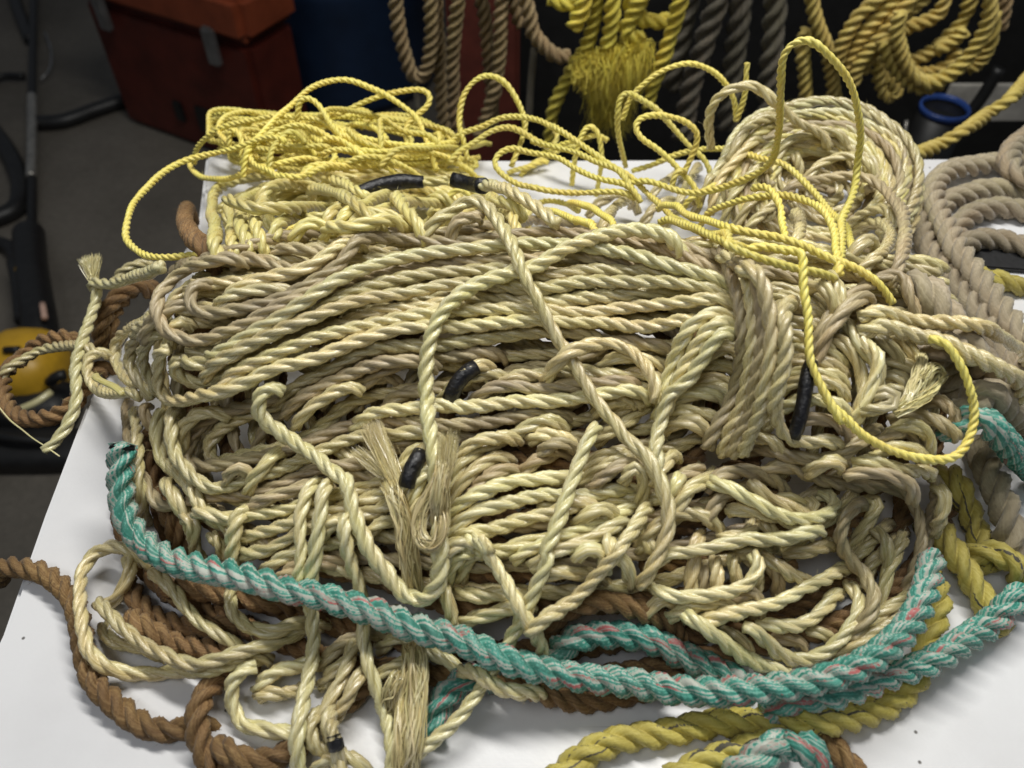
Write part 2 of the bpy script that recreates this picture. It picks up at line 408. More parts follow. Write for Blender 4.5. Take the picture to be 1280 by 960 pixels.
def drop(xy, r, G, win=.014, sig=.010):
    p = spline(xy, .003); h = np.full(len(p), -9.)
    for dx, dy in ((0, 0), (.7 * r, 0), (-.7 * r, 0), (0, .7 * r), (0, -.7 * r)):
        h = np.maximum(h, hat(p[:, 0] + dx, p[:, 1] + dy, G) + (r if dx == 0 and dy == 0 else .7 * r))
    w = int(win / .003 / 2) + 1
    h = np.array([h[max(0, i - w):i + w + 1].max() for i in range(len(h))]); h = gsm(h, sig / .003)
    return np.column_stack([p, h])
def fibres(mb, starts, ends, n, w=.00022, bow=.01, spread0=.002, spread1=.012, seg=7):
    for _ in range(n):
        u = nr.rand(); a = starts(u) + nr.randn(3) * spread0; b = ends(u) + nr.randn(3) * spread1
        c = (a + b) / 2 + nr.randn(3) * bow; u_ = np.linspace(0, 1, seg)[:, None]
        P = (1 - u_) ** 2 * a + 2 * u_ * (1 - u_) * c + u_ ** 2 * b
        T = np.gradient(P, axis=0); s = np.cross(T, nr.randn(3)); s /= np.linalg.norm(s, axis=1)[:, None] + 1e-9
        ww = w * (1.0 - .7 * u_); V = np.stack([P - s * ww, P + s * ww], 1).reshape(-1, 3)
        k = np.arange(seg - 1)[:, None] * 2
        A = np.tile(nr.rand(3) * 40, (len(V), 1))
        mb.add(V, k + np.array([[0, 1, 3, 2]]), None, A)

# ================================================================ THE TABLE
tpx = [(256, 196), (264, 187), (300, 189), (345, 197)]
edge = [(245, 285), (205, 345), (110, 492), (53, 640), (0, 790)]
out = [onz(*p)[:2] for p in reversed(edge)] + [onz(*p)[:2] for p in tpx] + [np.array([0., .765]), np.array([1.05, .772]), np.array([1.1, -.25]), np.array([-.34, -.25])]
bm = bmesh.new(); fv = [bm.verts.new((p[0], p[1], 0)) for p in out]; f = bm.faces.new(fv)
if f.normal.z < 0: f.normal_flip()
ex = bmesh.ops.extrude_face_region(bm, geom=[f]); bmesh.ops.translate(bm, verts=[v for v in ex['geom'] if isinstance(v, bmesh.types.BMVert)], vec=(0, 0, -.035))
bmesh.ops.recalc_face_normals(bm, faces=bm.faces)
bmesh.ops.bevel(bm, geom=[e for e in bm.edges if all(abs(v.co.z) < 1e-6 for v in e.verts)], offset=.005, segments=3, affect='EDGES')
me = bpy.data.meshes.new('table_top'); bm.to_mesh(me); bm.free()
tab = thing('work_table', 'white plastic work table that the heap of ropes lies on', 'table', (.35, .3, 0))
WHT = table_mat(); link('table_top', me, WHT, tab)
def boxmesh(name, c, d, bev=.004, rot=0):
    bm = bmesh.new(); bmesh.ops.create_cube(bm, size=1)
    bmesh.ops.scale(bm, vec=d, verts=bm.verts)
    if bev: bmesh.ops.bevel(bm, geom=list(bm.edges), offset=bev, segments=2, affect='EDGES')
    bmesh.ops.rotate(bm, cent=(0, 0, 0), matrix=__import__('mathutils').Matrix.Rotation(rot, 3, 'Z'), verts=bm.verts)
    bmesh.ops.translate(bm, vec=c, verts=bm.verts)
    me = bpy.data.meshes.new(name); bm.to_mesh(me); bm.free(); return me
GREYM = plain('grey steel', (.3, .3, .3), .4, .8)
for lx, ly in ((-.24, .70), (.98, .70), (-.26, -.18), (1.0, -.18)):
    link('leg', boxmesh('leg', (lx, ly, -.392), (.03, .03, .712), .004), GREYM, tab)

# ================================================================ FILL: hidden turns that carry the visible ones
LOW = thing('rope_coil', 'loose tan rope coil spread beneath the tied hank, its turns bulging towards the front', 'rope', (0, .33, 0))
HANK = thing('rope_hank', 'long tan rope hank bound near its right end with wraps, across the heap', 'rope', (.02, .43, .1))
TANG = thing('rope_tangle', 'tan rope tangle of open looping turns at the right front inside the teal rope', 'rope', (.2, .27, 0))
BACK = thing('rope_coil', 'round tan rope coil with a hollow centre, standing at the back right of the table', 'rope', (.27, .63, 0))
CRM = thing('rope_coil', 'pale cream yellow rope coil with black taped end, behind the hank at the back left', 'rope', (-.14, .64, 0))
TW = thing('yellow_rope', 'thin bright yellow rope springing in loose loops over the back of the heap', 'rope', (-.05, .7, 0))
TL = thing('teal_rope', 'thick teal rope with white and pink flecks curving round the front of the heap', 'rope', (0, .25, 0))
GR = thing('grey_rope', 'thick weathered grey rope coiled at the right edge of the table', 'rope', (.42, .5, 0))
BR = thing('brown_rope', 'coarse brown fibre rope showing beneath the heap and hanging over the left table edge', 'rope', (-.2, .3, 0))
OL = thing('olive_yellow_rope', 'thick dull yellow rope with dark marker yarn, outermost at the right front', 'rope', (.25, .22, 0))
RT, LT = .0047, .041
def ell(cx, cy, a, b, a0, a1, n=9, tilt=0, jit=.006):
    p = []
    for k in range(n):
        t = a0 + (a1 - a0) * k / (n - 1); x, y = a * math.cos(t), b * math.sin(t)
        p.append((cx + x * math.cos(tilt) - y * math.sin(tilt) + rnd.gauss(0, jit), cy + x * math.sin(tilt) + y * math.cos(tilt) + rnd.gauss(0, jit)))
    return p
G = H.copy()
for k in range(10):
    f_ = (k + 1) / 10.; a0 = rnd.uniform(0, 6.28)
    P = drop(ell(.015, .36, .292 * f_, .150 * f_, a0, a0 + 6.1, 26, 0, .002), .0075, G)
    rope(BR, 'turn', None, BROWN, .0075, .034, P=P, hair=60)  # brown rope spread wide here, its dark colour standing in for shade in gaps
for k in range(12):
    if k % 12 == 0: G = H.copy()
    f_ = (k % 12) / 11
    a0 = rnd.uniform(0, 6.28)
    P = drop(ell(.0, .365, .05 + .19 * f_, .02 + .10 * f_, a0, a0 + rnd.uniform(4.2, 6.2), 12, rnd.uniform(-.04, .04), .003), RT, G)
    for p_ in split(P): rope(LOW, 'turn', None, DIRT if k % 2 == 0 else TAN, RT, LT, P=p_, hair=40)  # soiled tone on alternate fill turns deepens the shade between ropes by colour
for k in range(14):
    if k % 7 == 0: G = H.copy()
    y = .375 + .11 * (k % 7) / 6
    xs = [-.215 + .02 * rnd.random() + i * .07 for i in range(8)]
    P = drop([(x, y + rnd.gauss(0, .003)) for x in xs], RT, G)
    for p_ in split(P): rope(HANK, 'turn', None, TAN, RT, LT, P=p_, hair=40)
G = H.copy()
for k in range(10):
    f_ = .12 + .9 * (k % 10) / 9; a0 = rnd.uniform(0, 6.28)
    P = drop(ell(.275, .635, .085 * f_, .068 * f_, a0, a0 + rnd.uniform(5, 6.2), 12, 0, .003), RT, G)
    rope(BACK, 'turn', None, TAN if k % 4 else DIRT, RT, LT, P=P, hair=40)
for k in range(12):
    if k % 6 == 0: G = H.copy()
    f_ = .25 + .7 * (k % 6) / 5; a0 = rnd.uniform(0, 6.28)
    P = drop(ell(-.125, .635, .15 * f_, .06 * f_, a0, a0 + rnd.uniform(4.5, 6), 11, 0, .004), RT, G)
    rope(CRM, 'turn', None, CREAM, RT, LT, P=P, hair=30)

# ================================================================ BROWN, on the table
def many(th, name, mat, r, lay, specs, **kw):
    for s in specs: rope(th, name, s, mat, r, lay, **kw)
RB, LB = .0075, .034
many(BR, 'length', BROWN, RB, LB, [
 ['c02', -40, 200, 60, 205, 150, 215, 220, 265, 270, 330, 300, 420, 320, 520, 345, 610, 400, 690, 480, 770, 580, 815, 700, 815, 800, 780],
 ['c02', 870, 590, 800, 650, 745, 720, 730, 800, 760, 890, 800, 950, 850, 1020],
 ['c02', 800, 840, 860, 900, 930, 940, 1020, 930, 1100, 890, 1170, 840],
 ['c02', 480, 250, 520, 330, 580, 390, 660, 415, 760, 425, 860, 400],
 ['c02', 470, 360, 560, 440, 660, 500, 760, 510, 850, 540, 960, 540],
 ['c02', 600, 250, 720, 290, 860, 310, 1000, 340, 1120, 330],
 ['c12', 740, 450, 820, 390, 900, 350, 1000, 335, 1120, 370, 1220, 420, 1290, 460],
 ['c12', 600, 600, 730, 665, 800, 690, 900, 705, 1010, 695, 1120, 670, 1200, 640, 1290, 600],
 ['c12', 0, 720, 60, 680, 140, 600, 200, 540],
 ['R', 640, 10, 500, 10, 330, 40, 200, 150, 70, 270, 20, 400, 50, 550, 130, 640, 260, 680, 420, 640, 560, 570, 650, 440, 760, 280, 900, 200],
 ['Q', 1240, 300, 1120, 360, 1010, 440, 930, 560, 880, 690, 850, 800],
 ['Q', 1180, 320, 1050, 370, 930, 450, 860, 560, 820, 680, 740, 780],
 ['G', 380, 790, 365, 850, 385, 910, 430, 970, 500, 1010],
 ['A', 185, 230, 190, 340, 210, 460, 250, 560, 290, 660, 330, 790],
 ['c22', 480, 800, 540, 850, 600, 910, 640, 960, 680, 1020],
])
# ================================================================ GREY and OLIVE at the right
RG, LG = .0112, .047
RO, LO = .009, .042
many(OL, 'length', OLIVE, RO, LO, [
 ['S', 370, 330, 410, 450, 460, 570, 500, 690, 530, 800],
 ['L', 1060, 150, 1130, 185, 1200, 215, 1300, 240],
])
many(GR, 'turn', GREY, RG, LG, [
 ['L', 1100, 330, 1180, 480, 1240, 640, 1290, 800],
 ['S', 500, 240, 530, 360, 580, 480, 620, 600, 650, 720],
 ['L', 720, 130, 790, 230, 850, 330, 910, 420, 960, 520, 1010, 620],
 ['L', 900, 420, 980, 520, 1060, 620, 1150, 730, 1240, 830, 1300, 900],
 ['L', 1050, 700, 1140, 790, 1230, 880, 1310, 940],
 ['c20', 'Z.010', 1310, 935, 1200, 900, 1120, 895, 1060, 920, 1030, 980, 1020, 1060], ['c20', 'Z.011', 1310, 800, 1190, 775, 1100, 795, 1045, 835, 1010, 900, 1000, 980],
 ['c20', 'Z.010', 1310, 725, 1200, 710, 1090, 720, 1010, 750, 970, 800, 960, 900],
 ['c20', 'Z.012', 845, 690, 875, 790, 920, 870, 'L', 790, 10, 860, 110, 960, 220, 'Z.016', 1040, 320, 1110, 420, 1180, 530, 1250, 640, 1310, 720],
 ['c20', 'Z.014', 1310, 590, 1200, 605, 1100, 618, 'Z.018', 1020, 635, 960, 670, 'Z.024', 935, 730, 960, 800, 'Z.029', 1000, 880, 'L', 920, 20, 990, 100, 1070, 200, 1150, 310, 1230, 420, 1310, 520],
 ['c20', 'Z.022', 1310, 500, 1245, 545, 'Z.028', 1225, 610, 'Z.030', 1260, 660, 1320, 670],
])
many(OL, 'length', OLIVE, RO, LO, [
 ['S', 420, 730, 480, 715, 560, 720, 620, 750, 670, 790, 740, 780],
 ['S', 310, 540, 340, 650, 400, 760, 470, 860, 540, 960, 600, 1060],
 ['c12', 790, 1020, 880, 940, 970, 885, 1080, 850, 1200, 830, 'c22', 10, 815, 150, 795, 280, 785, 400, 780, 520, 785, 640, 770, 740, 740, 830, 680, 890, 590, 930, 480, 955, 390, 965, 320, 955, 220],
 ['c22', -40, 1010, 60, 950, 160, 920, 270, 880, 360, 830],
])
bs = link('strap', boxmesh('strap', tuple(onz(1262, 326, .003)), (.10, .028, .004), .0015, -.12), plain('black webbing', (.012, .012, .013), .7, 0, .3, 200, .5)); tag(bs, 'black webbing strap lying between the grey rope turns', 'strap')
# ================================================================ TEAL, lower lengths
RE, LE = .0092, .039
many(TL, 'length', TEAL, RE, LE, [
 ['c12', 780, 500, 860, 475, 960, 455, 1080, 460, 1180, 485, 1270, 540, 'c22', 90, 580, 190, 620, 280, 660],
 ['c12', 560, 580, 480, 620, 410, 660, 360, 720, 335, 800, 340, 850],
 ['c22', 400, 820, 340, 880, 270, 925, 200, 980, 150, 1040],
 ['c22', 440, 820, 480, 880, 505, 950, 510, 1010],
 ['S', 400, 120, 470, 130, 530, 165, 580, 215, 640, 285, 700, 350, 760, 410],
])
# ================================================================ LOWER COIL
T_, P_, D_ = TAN, PALE, DIRT
low = [
 (D_, ['A', 70, 60, 75, 200, 105, 320, 150, 440, 190, 540, 250, 605, 330, 605, 430, 575, 540, 550, 680, 550, 800, 520, 900, 480, 990, 430, 1100, 400, 'B', 180, 400, 300, 350, 400, 310, 500, 260, 580, 220, 680, 230]),
 (T_, ['A', 110, 100, 125, 220, 130, 340, 120, 460, 145, 560, 165, 690]),
 (D_, ['A', 150, 60, 160, 170, 230, 230]),
 (T_, ['A', 230, 80, 230, 250, 260, 380, 330, 450, 400, 540, 470, 630, 560, 700]),
 (T_, ['A', 250, 440, 290, 530, 350, 640, 400, 740, 410, 840]),
 (T_, ['A', 480, 700, 530, 780, 570, 860]), (T_, ['A', 330, 620, 420, 700, 400, 800, 430, 860]),
 (D_, ['A', 1280, -60, 1150, 0, 1000, 60, 870, 140, 780, 200, 700, 290]),
 
 (T_, ['A', 1160, -30, 1000, 30, 860, 90, 700, 150, 600, 190, 520, 250, 480, 330, 520, 390, 620, 365, 740, 330, 880, 300, 960, 260, 1050, 200, 1130, 140, 'B', 120, 110, 240, 65, 400, 35, 520, 15, 700, -10, 860, -30]),
 (D_, ['A', 1060, -40, 900, 30, 760, 90, 620, 120, 500, 160, 430, 240, 385, 320, 385, 390, 450, 405, 550, 395, 660, 380, 780, 350, 920, 310, 1060, 260, 'B', 150, 205, 290, 190, 430, 190, 560, 215, 700, 210, 830, 200, 960, 175, 1080, 150, 1190, 150, 1290, 130]),
 (T_, ['A', 560, 110, 440, 140, 360, 210, 340, 320]),
 (T_, ['A', 300, 90, 300, 220, 310, 340, 370, 420, 450, 500, 530, 530, 640, 500, 740, 460, 850, 420, 960, 370, 1060, 330, 'B', 150, 275, 280, 250, 400, 250, 520, 230, 620, 240]),
 (T_, ['A', 660, 480, 740, 430, 800, 360, 830, 290]), (D_, ['A', 560, 460, 600, 420, 680, 400]),
 (T_, ['A', 390, 590, 480, 650, 590, 680, 700, 655, 840, 640, 950, 600, 1080, 580, 1160, 540, 'B', 180, 530, 260, 500, 360, 460, 430, 400, 470, 330, 540, 270]),
 (T_, ['A', 620, 740, 740, 745, 850, 705, 960, 660, 1080, 640, 'B', 140, 610, 240, 580, 330, 540, 420, 490, 480, 420, 560, 350]),
 (T_, ['A', 600, 830, 740, 840, 850, 790, 950, 730, 1080, 700, 'B', 160, 670, 250, 640, 340, 600, 420, 530, 500, 460, 600, 400]),
 (T_, ['A', 720, 900, 820, 890, 920, 840, 1060, 800, 'B', 140, 780, 230, 750, 300, 690, 370, 630]), (D_, ['A', 800, 950, 950, 910, 1080, 880, 1150, 860]),
 (D_, ['A', 660, 570, 780, 575, 900, 540, 1000, 500, 1100, 470]),
 (D_, ['B', -20, 60, 120, 10, 240, -30, 400, -70]), 
 (D_, ['B', 300, 60, 420, 50, 560, 30, 700, -10, 800, -40]),
 
  
   
   (T_, ['B', 0, 700, 60, 690, 120, 650]),
 (P_, ['B', 430, 640, 470, 540, 540, 430, 620, 390]), (T_, ['B', 450, 700, 490, 620, 540, 520]),
 (T_, ['B', 640, 500, 690, 420, 780, 350, 900, 290, 990, 240, 1100, 190, 1250, 170]),
 (T_, ['B', 640, 590, 700, 500, 790, 420, 860, 370, 960, 330]), (D_, ['B', 720, 560, 840, 460, 900, 430, 1000, 390]),
 (T_, ['B', 680, 330, 760, 285, 880, 265, 990, 230]),
 (D_, ['B', 1000, 390, 1080, 380, 1180, 345, 1290, 315]), (T_, ['B', 1050, 225, 1180, 260, 1290, 270]), (D_, ['B', 1080, 330, 1180, 300, 1300, 290]),
 (P_, ['B', 620, 680, 720, 590, 850, 520, 960, 490, 1080, 480, 1200, 460, 1300, 430]),
 (P_, ['B', 620, 740, 760, 650, 880, 620, 1000, 580, 1120, 560, 1220, 570, 'C', 320, 560, 450, 540, 570, 510, 640, 480]),
 (T_, ['B', 620, 760, 700, 740, 850, 730, 960, 690, 1080, 665, 1200, 640, 'C', 320, 590, 420, 570]),
 (T_, ['B', 700, 930, 780, 840, 900, 840, 1000, 800, 1120, 780, 1290, 790]),
 (P_, ['B', 610, 930, 690, 880, 800, 800]), (P_, ['B', 620, 860, 690, 800, 760, 760]),
 (P_, ['C', 0, 830, 130, 800, 280, 750, 420, 710, 540, 650, 620, 560]), (P_, ['C', 100, 870, 250, 820, 400, 770, 500, 720, 570, 640]),
 (T_, ['C', 330, 650, 400, 640, 520, 600]), (T_, ['c12', 430, 270, 500, 310, 600, 310, 720, 290]), (T_, ['c12', 400, 420, 520, 390, 640, 360, 720, 330]),
 (T_, ['c12', 380, 250, 400, 350, 420, 430]), (T_, ['c12', 760, 200, 830, 230, 920, 230, 1000, 240]), (P_, ['c12', 880, 140, 960, 140, 1000, 180]),
 (T_, ['C', 480, 720, 490, 830, 560, 880, 600, 960]), (T_, ['C', 680, 700, 660, 780, 700, 840, 780, 800]),
 (T_, ['C', 380, 380, 480, 350, 580, 310]), (T_, ['C', 360, 440, 440, 420, 520, 380, 590, 320]), (D_, ['C', 380, 500, 460, 460, 560, 400, 640, 360]),
 (T_, ['C', 420, 230, 540, 210, 640, 140, 740, 60, 800, 10]), (T_, ['C', 480, 150, 600, 100, 720, 40]),
 (T_, ['C', 560, 440, 620, 400, 660, 470, 640, 560]),
 # towards the front left
 (T_, ['c02', 560, 200, 600, 240, 660, 310, 720, 390, 800, 450, 900, 500]),
 (T_, ['c02', 370, 390, 400, 470, 500, 500, 600, 520]),
 (T_, ['c02', 520, 170, 470, 150, 490, 230, 455, 290, 400, 350]),
 (T_, ['c02', 540, 160, 440, 125, 360, 150, 310, 220, 310, 330, 315, 430, 340, 530, 420, 590, 540, 605, 680, 600, 800, 590, 900, 555, 1000, 520]),
 (T_, ['c02', 345, 300, 400, 360, 460, 430, 530, 490, 620, 530, 720, 570, 830, 555, 930, 520, 1040, 490, 1130, 450, 1220, 400]),
 (T_, ['c02', 855, 260, 865, 370, 920, 430, 1000, 455, 1070, 430, 1150, 380]),
 (P_, ['c02', 930, 550, 870, 640, 870, 730, 910, 800, 1000, 815, 1120, 825]),
 (P_, ['c02', 950, 640, 1020, 600, 1140, 575, 1220, 540]), (T_, ['c02', 960, 660, 1060, 680, 1130, 660]),
 (D_, ['F', 560, 420, 660, 340, 760, 290, 880, 260]), (T_, ['F', 560, 560, 640, 460, 720, 380]),
 (T_, ['F', 720, 300, 690, 460, 620, 600, 560, 680, 520, 740]), (T_, ['F', 620, 680, 690, 620, 740, 520, 770, 430]),
 (T_, ['F', 530, 650, 510, 760, 545, 870, 600, 900, 630, 830, 590, 740, 550, 700]), (T_, ['F', 600, 640, 600, 760, 640, 860]),
 (T_, ['F', 640, 880, 580, 930, 520, 1000]), (T_, ['F', 660, 870, 740, 930, 800, 980]), (T_, ['F', 640, 870, 650, 950, 660, 1000]),
 (P_, ['F', 860, 330, 960, 300, 1060, 360, 1180, 410, 1250, 420]), (T_, ['F', 840, 480, 960, 440, 1060, 400]),
]
for m_, s_ in low: rope(LOW, 'turn', s_, m_, RT, LT)
# the front right tangle
tang = [
 (T_, ['E', -40, 470, 40, 430, 100, 470, 160, 500]), (D_, ['E', 240, 220, 240, 350, 235, 480]), (T_, ['E', 310, 190, 300, 300, 305, 400, 330, 480]),
 (T_, ['E', 400, 170, 385, 280, 420, 370, 400, 450]), (T_, ['E', 240, 60, 205, 170, 185, 270, 170, 390, 190, 480]),
 (T_, ['E', 480, 180, 510, 320, 500, 440, 520, 520]), (D_, ['E', 540, 190, 600, 330, 620, 430]), (T_, ['E', 560, 180, 640, 280, 720, 340, 800, 350]),
 (T_, ['E', 350, 560, 400, 620, 480, 690]), (D_, ['E', 600, 600, 680, 640, 760, 640]), (T_, ['E', 760, 560, 820, 600, 900, 600]),
 (D_, ['E', 420, 400, 470, 380, 540, 460]), (T_, ['E', 80, 480, 200, 470, 330, 460, 420, 470]),
 (T_, ['C', 640, 780, 760, 680, 830, 640, 900, 650, 1000, 680, 1080, 720]), (T_, ['C', 820, 600, 880, 540, 960, 480, 1040, 440]),
 (P_, ['C', 800, 540, 830, 480, 840, 420]), (T_, ['C', 700, 440, 770, 400, 800, 350, 830, 320]),
 (D_, ['D', 120, 640, 150, 580, 220, 540, 320, 560]), (T_, ['D', 180, 720, 240, 760, 320, 740, 330, 650]), (T_, ['D', 380, 640, 400, 720, 450, 760]),
 (D_, ['D', 100, 470, 180, 440, 300, 450, 420, 470, 520, 510]), (T_, ['D', 440, 560, 500, 560, 560, 590, 640, 610]), (T_, ['D', 620, 540, 640, 600, 600, 640]),
 (T_, ['D', 320, 440, 340, 510, 420, 575, 530, 620, 640, 630]), (T_, ['D', 220, 590, 310, 625, 420, 670, 530, 700, 640, 700]),
 (T_, ['E', 670, 170, 760, 200, 840, 180, 900, 120]),
 (P_, ['D', 130, 430, 170, 500, 250, 555, 350, 600, 450, 650, 560, 680, 680, 665, 745, 610, 720, 550, 650, 490]),
 (P_, ['E', -20, 230, 60, 210, 180, 210, 300, 180, 440, 140, 560, 150, 660, 130, 760, 90, 850, 40]),
 (P_, ['E', 0, 330, 20, 390, 90, 420, 200, 425, 340, 400, 440, 370, 510, 300, 515, 200, 500, 160]),
 (T_, ['D', 860, 540, 960, 590, 900, 700, 820, 800]), (T_, ['E', 1190, 20, 1120, 110, 1010, 190]), (T_, ['E', 1230, 90, 1160, 180, 1080, 260, 1040, 340]),
 (T_, ['E', 1260, 60, 1210, 200, 1160, 330, 1140, 460]), (T_, ['E', 1100, 50, 1150, 140, 1180, 240]),
 (P_, ['E', 520, 520, 620, 570, 720, 570, 820, 510, 880, 430, 950, 370]),
 (P_, ['E', 220, 520, 340, 520, 460, 490, 590, 460, 720, 400, 830, 350, 920, 290, 980, 250]),
 (T_, ['E', 1300, 380, 1180, 480, 1080, 560, 950, 640, 820, 690]), (T_, ['E', 1290, 480, 1180, 570, 1060, 630, 930, 690]),
 (P_, ['E', 470, 530, 540, 640, 640, 725, 760, 740, 880, 690, 960, 600, 1010, 500, 1010, 400, 980, 320]),
 (P_, ['E', 150, 470, 220, 570, 330, 640, 430, 720, 560, 780, 700, 800]),
 (D_, ['D', 1230, 400, 1245, 540, 1220, 680, 1190, 800, 1160, 900]), (T_, ['S', 340, 400, 350, 500, 320, 600]),
 (D_, ['D', 380, 400, 500, 420, 620, 470, 740, 500, 880, 510, 1000, 510, 1100, 560, 1165, 660, 1180, 780, 1150, 900, 1110, 1000]),
 (D_, ['D', 900, 560, 800, 640, 755, 720, 770, 800, 830, 890, 900, 970, 'E', 1050, 330, 1095, 420, 1080, 520, 1010, 590]),
]
for m_, s_ in tang: rope(TANG, 'turn', s_, m_, RT, LT)
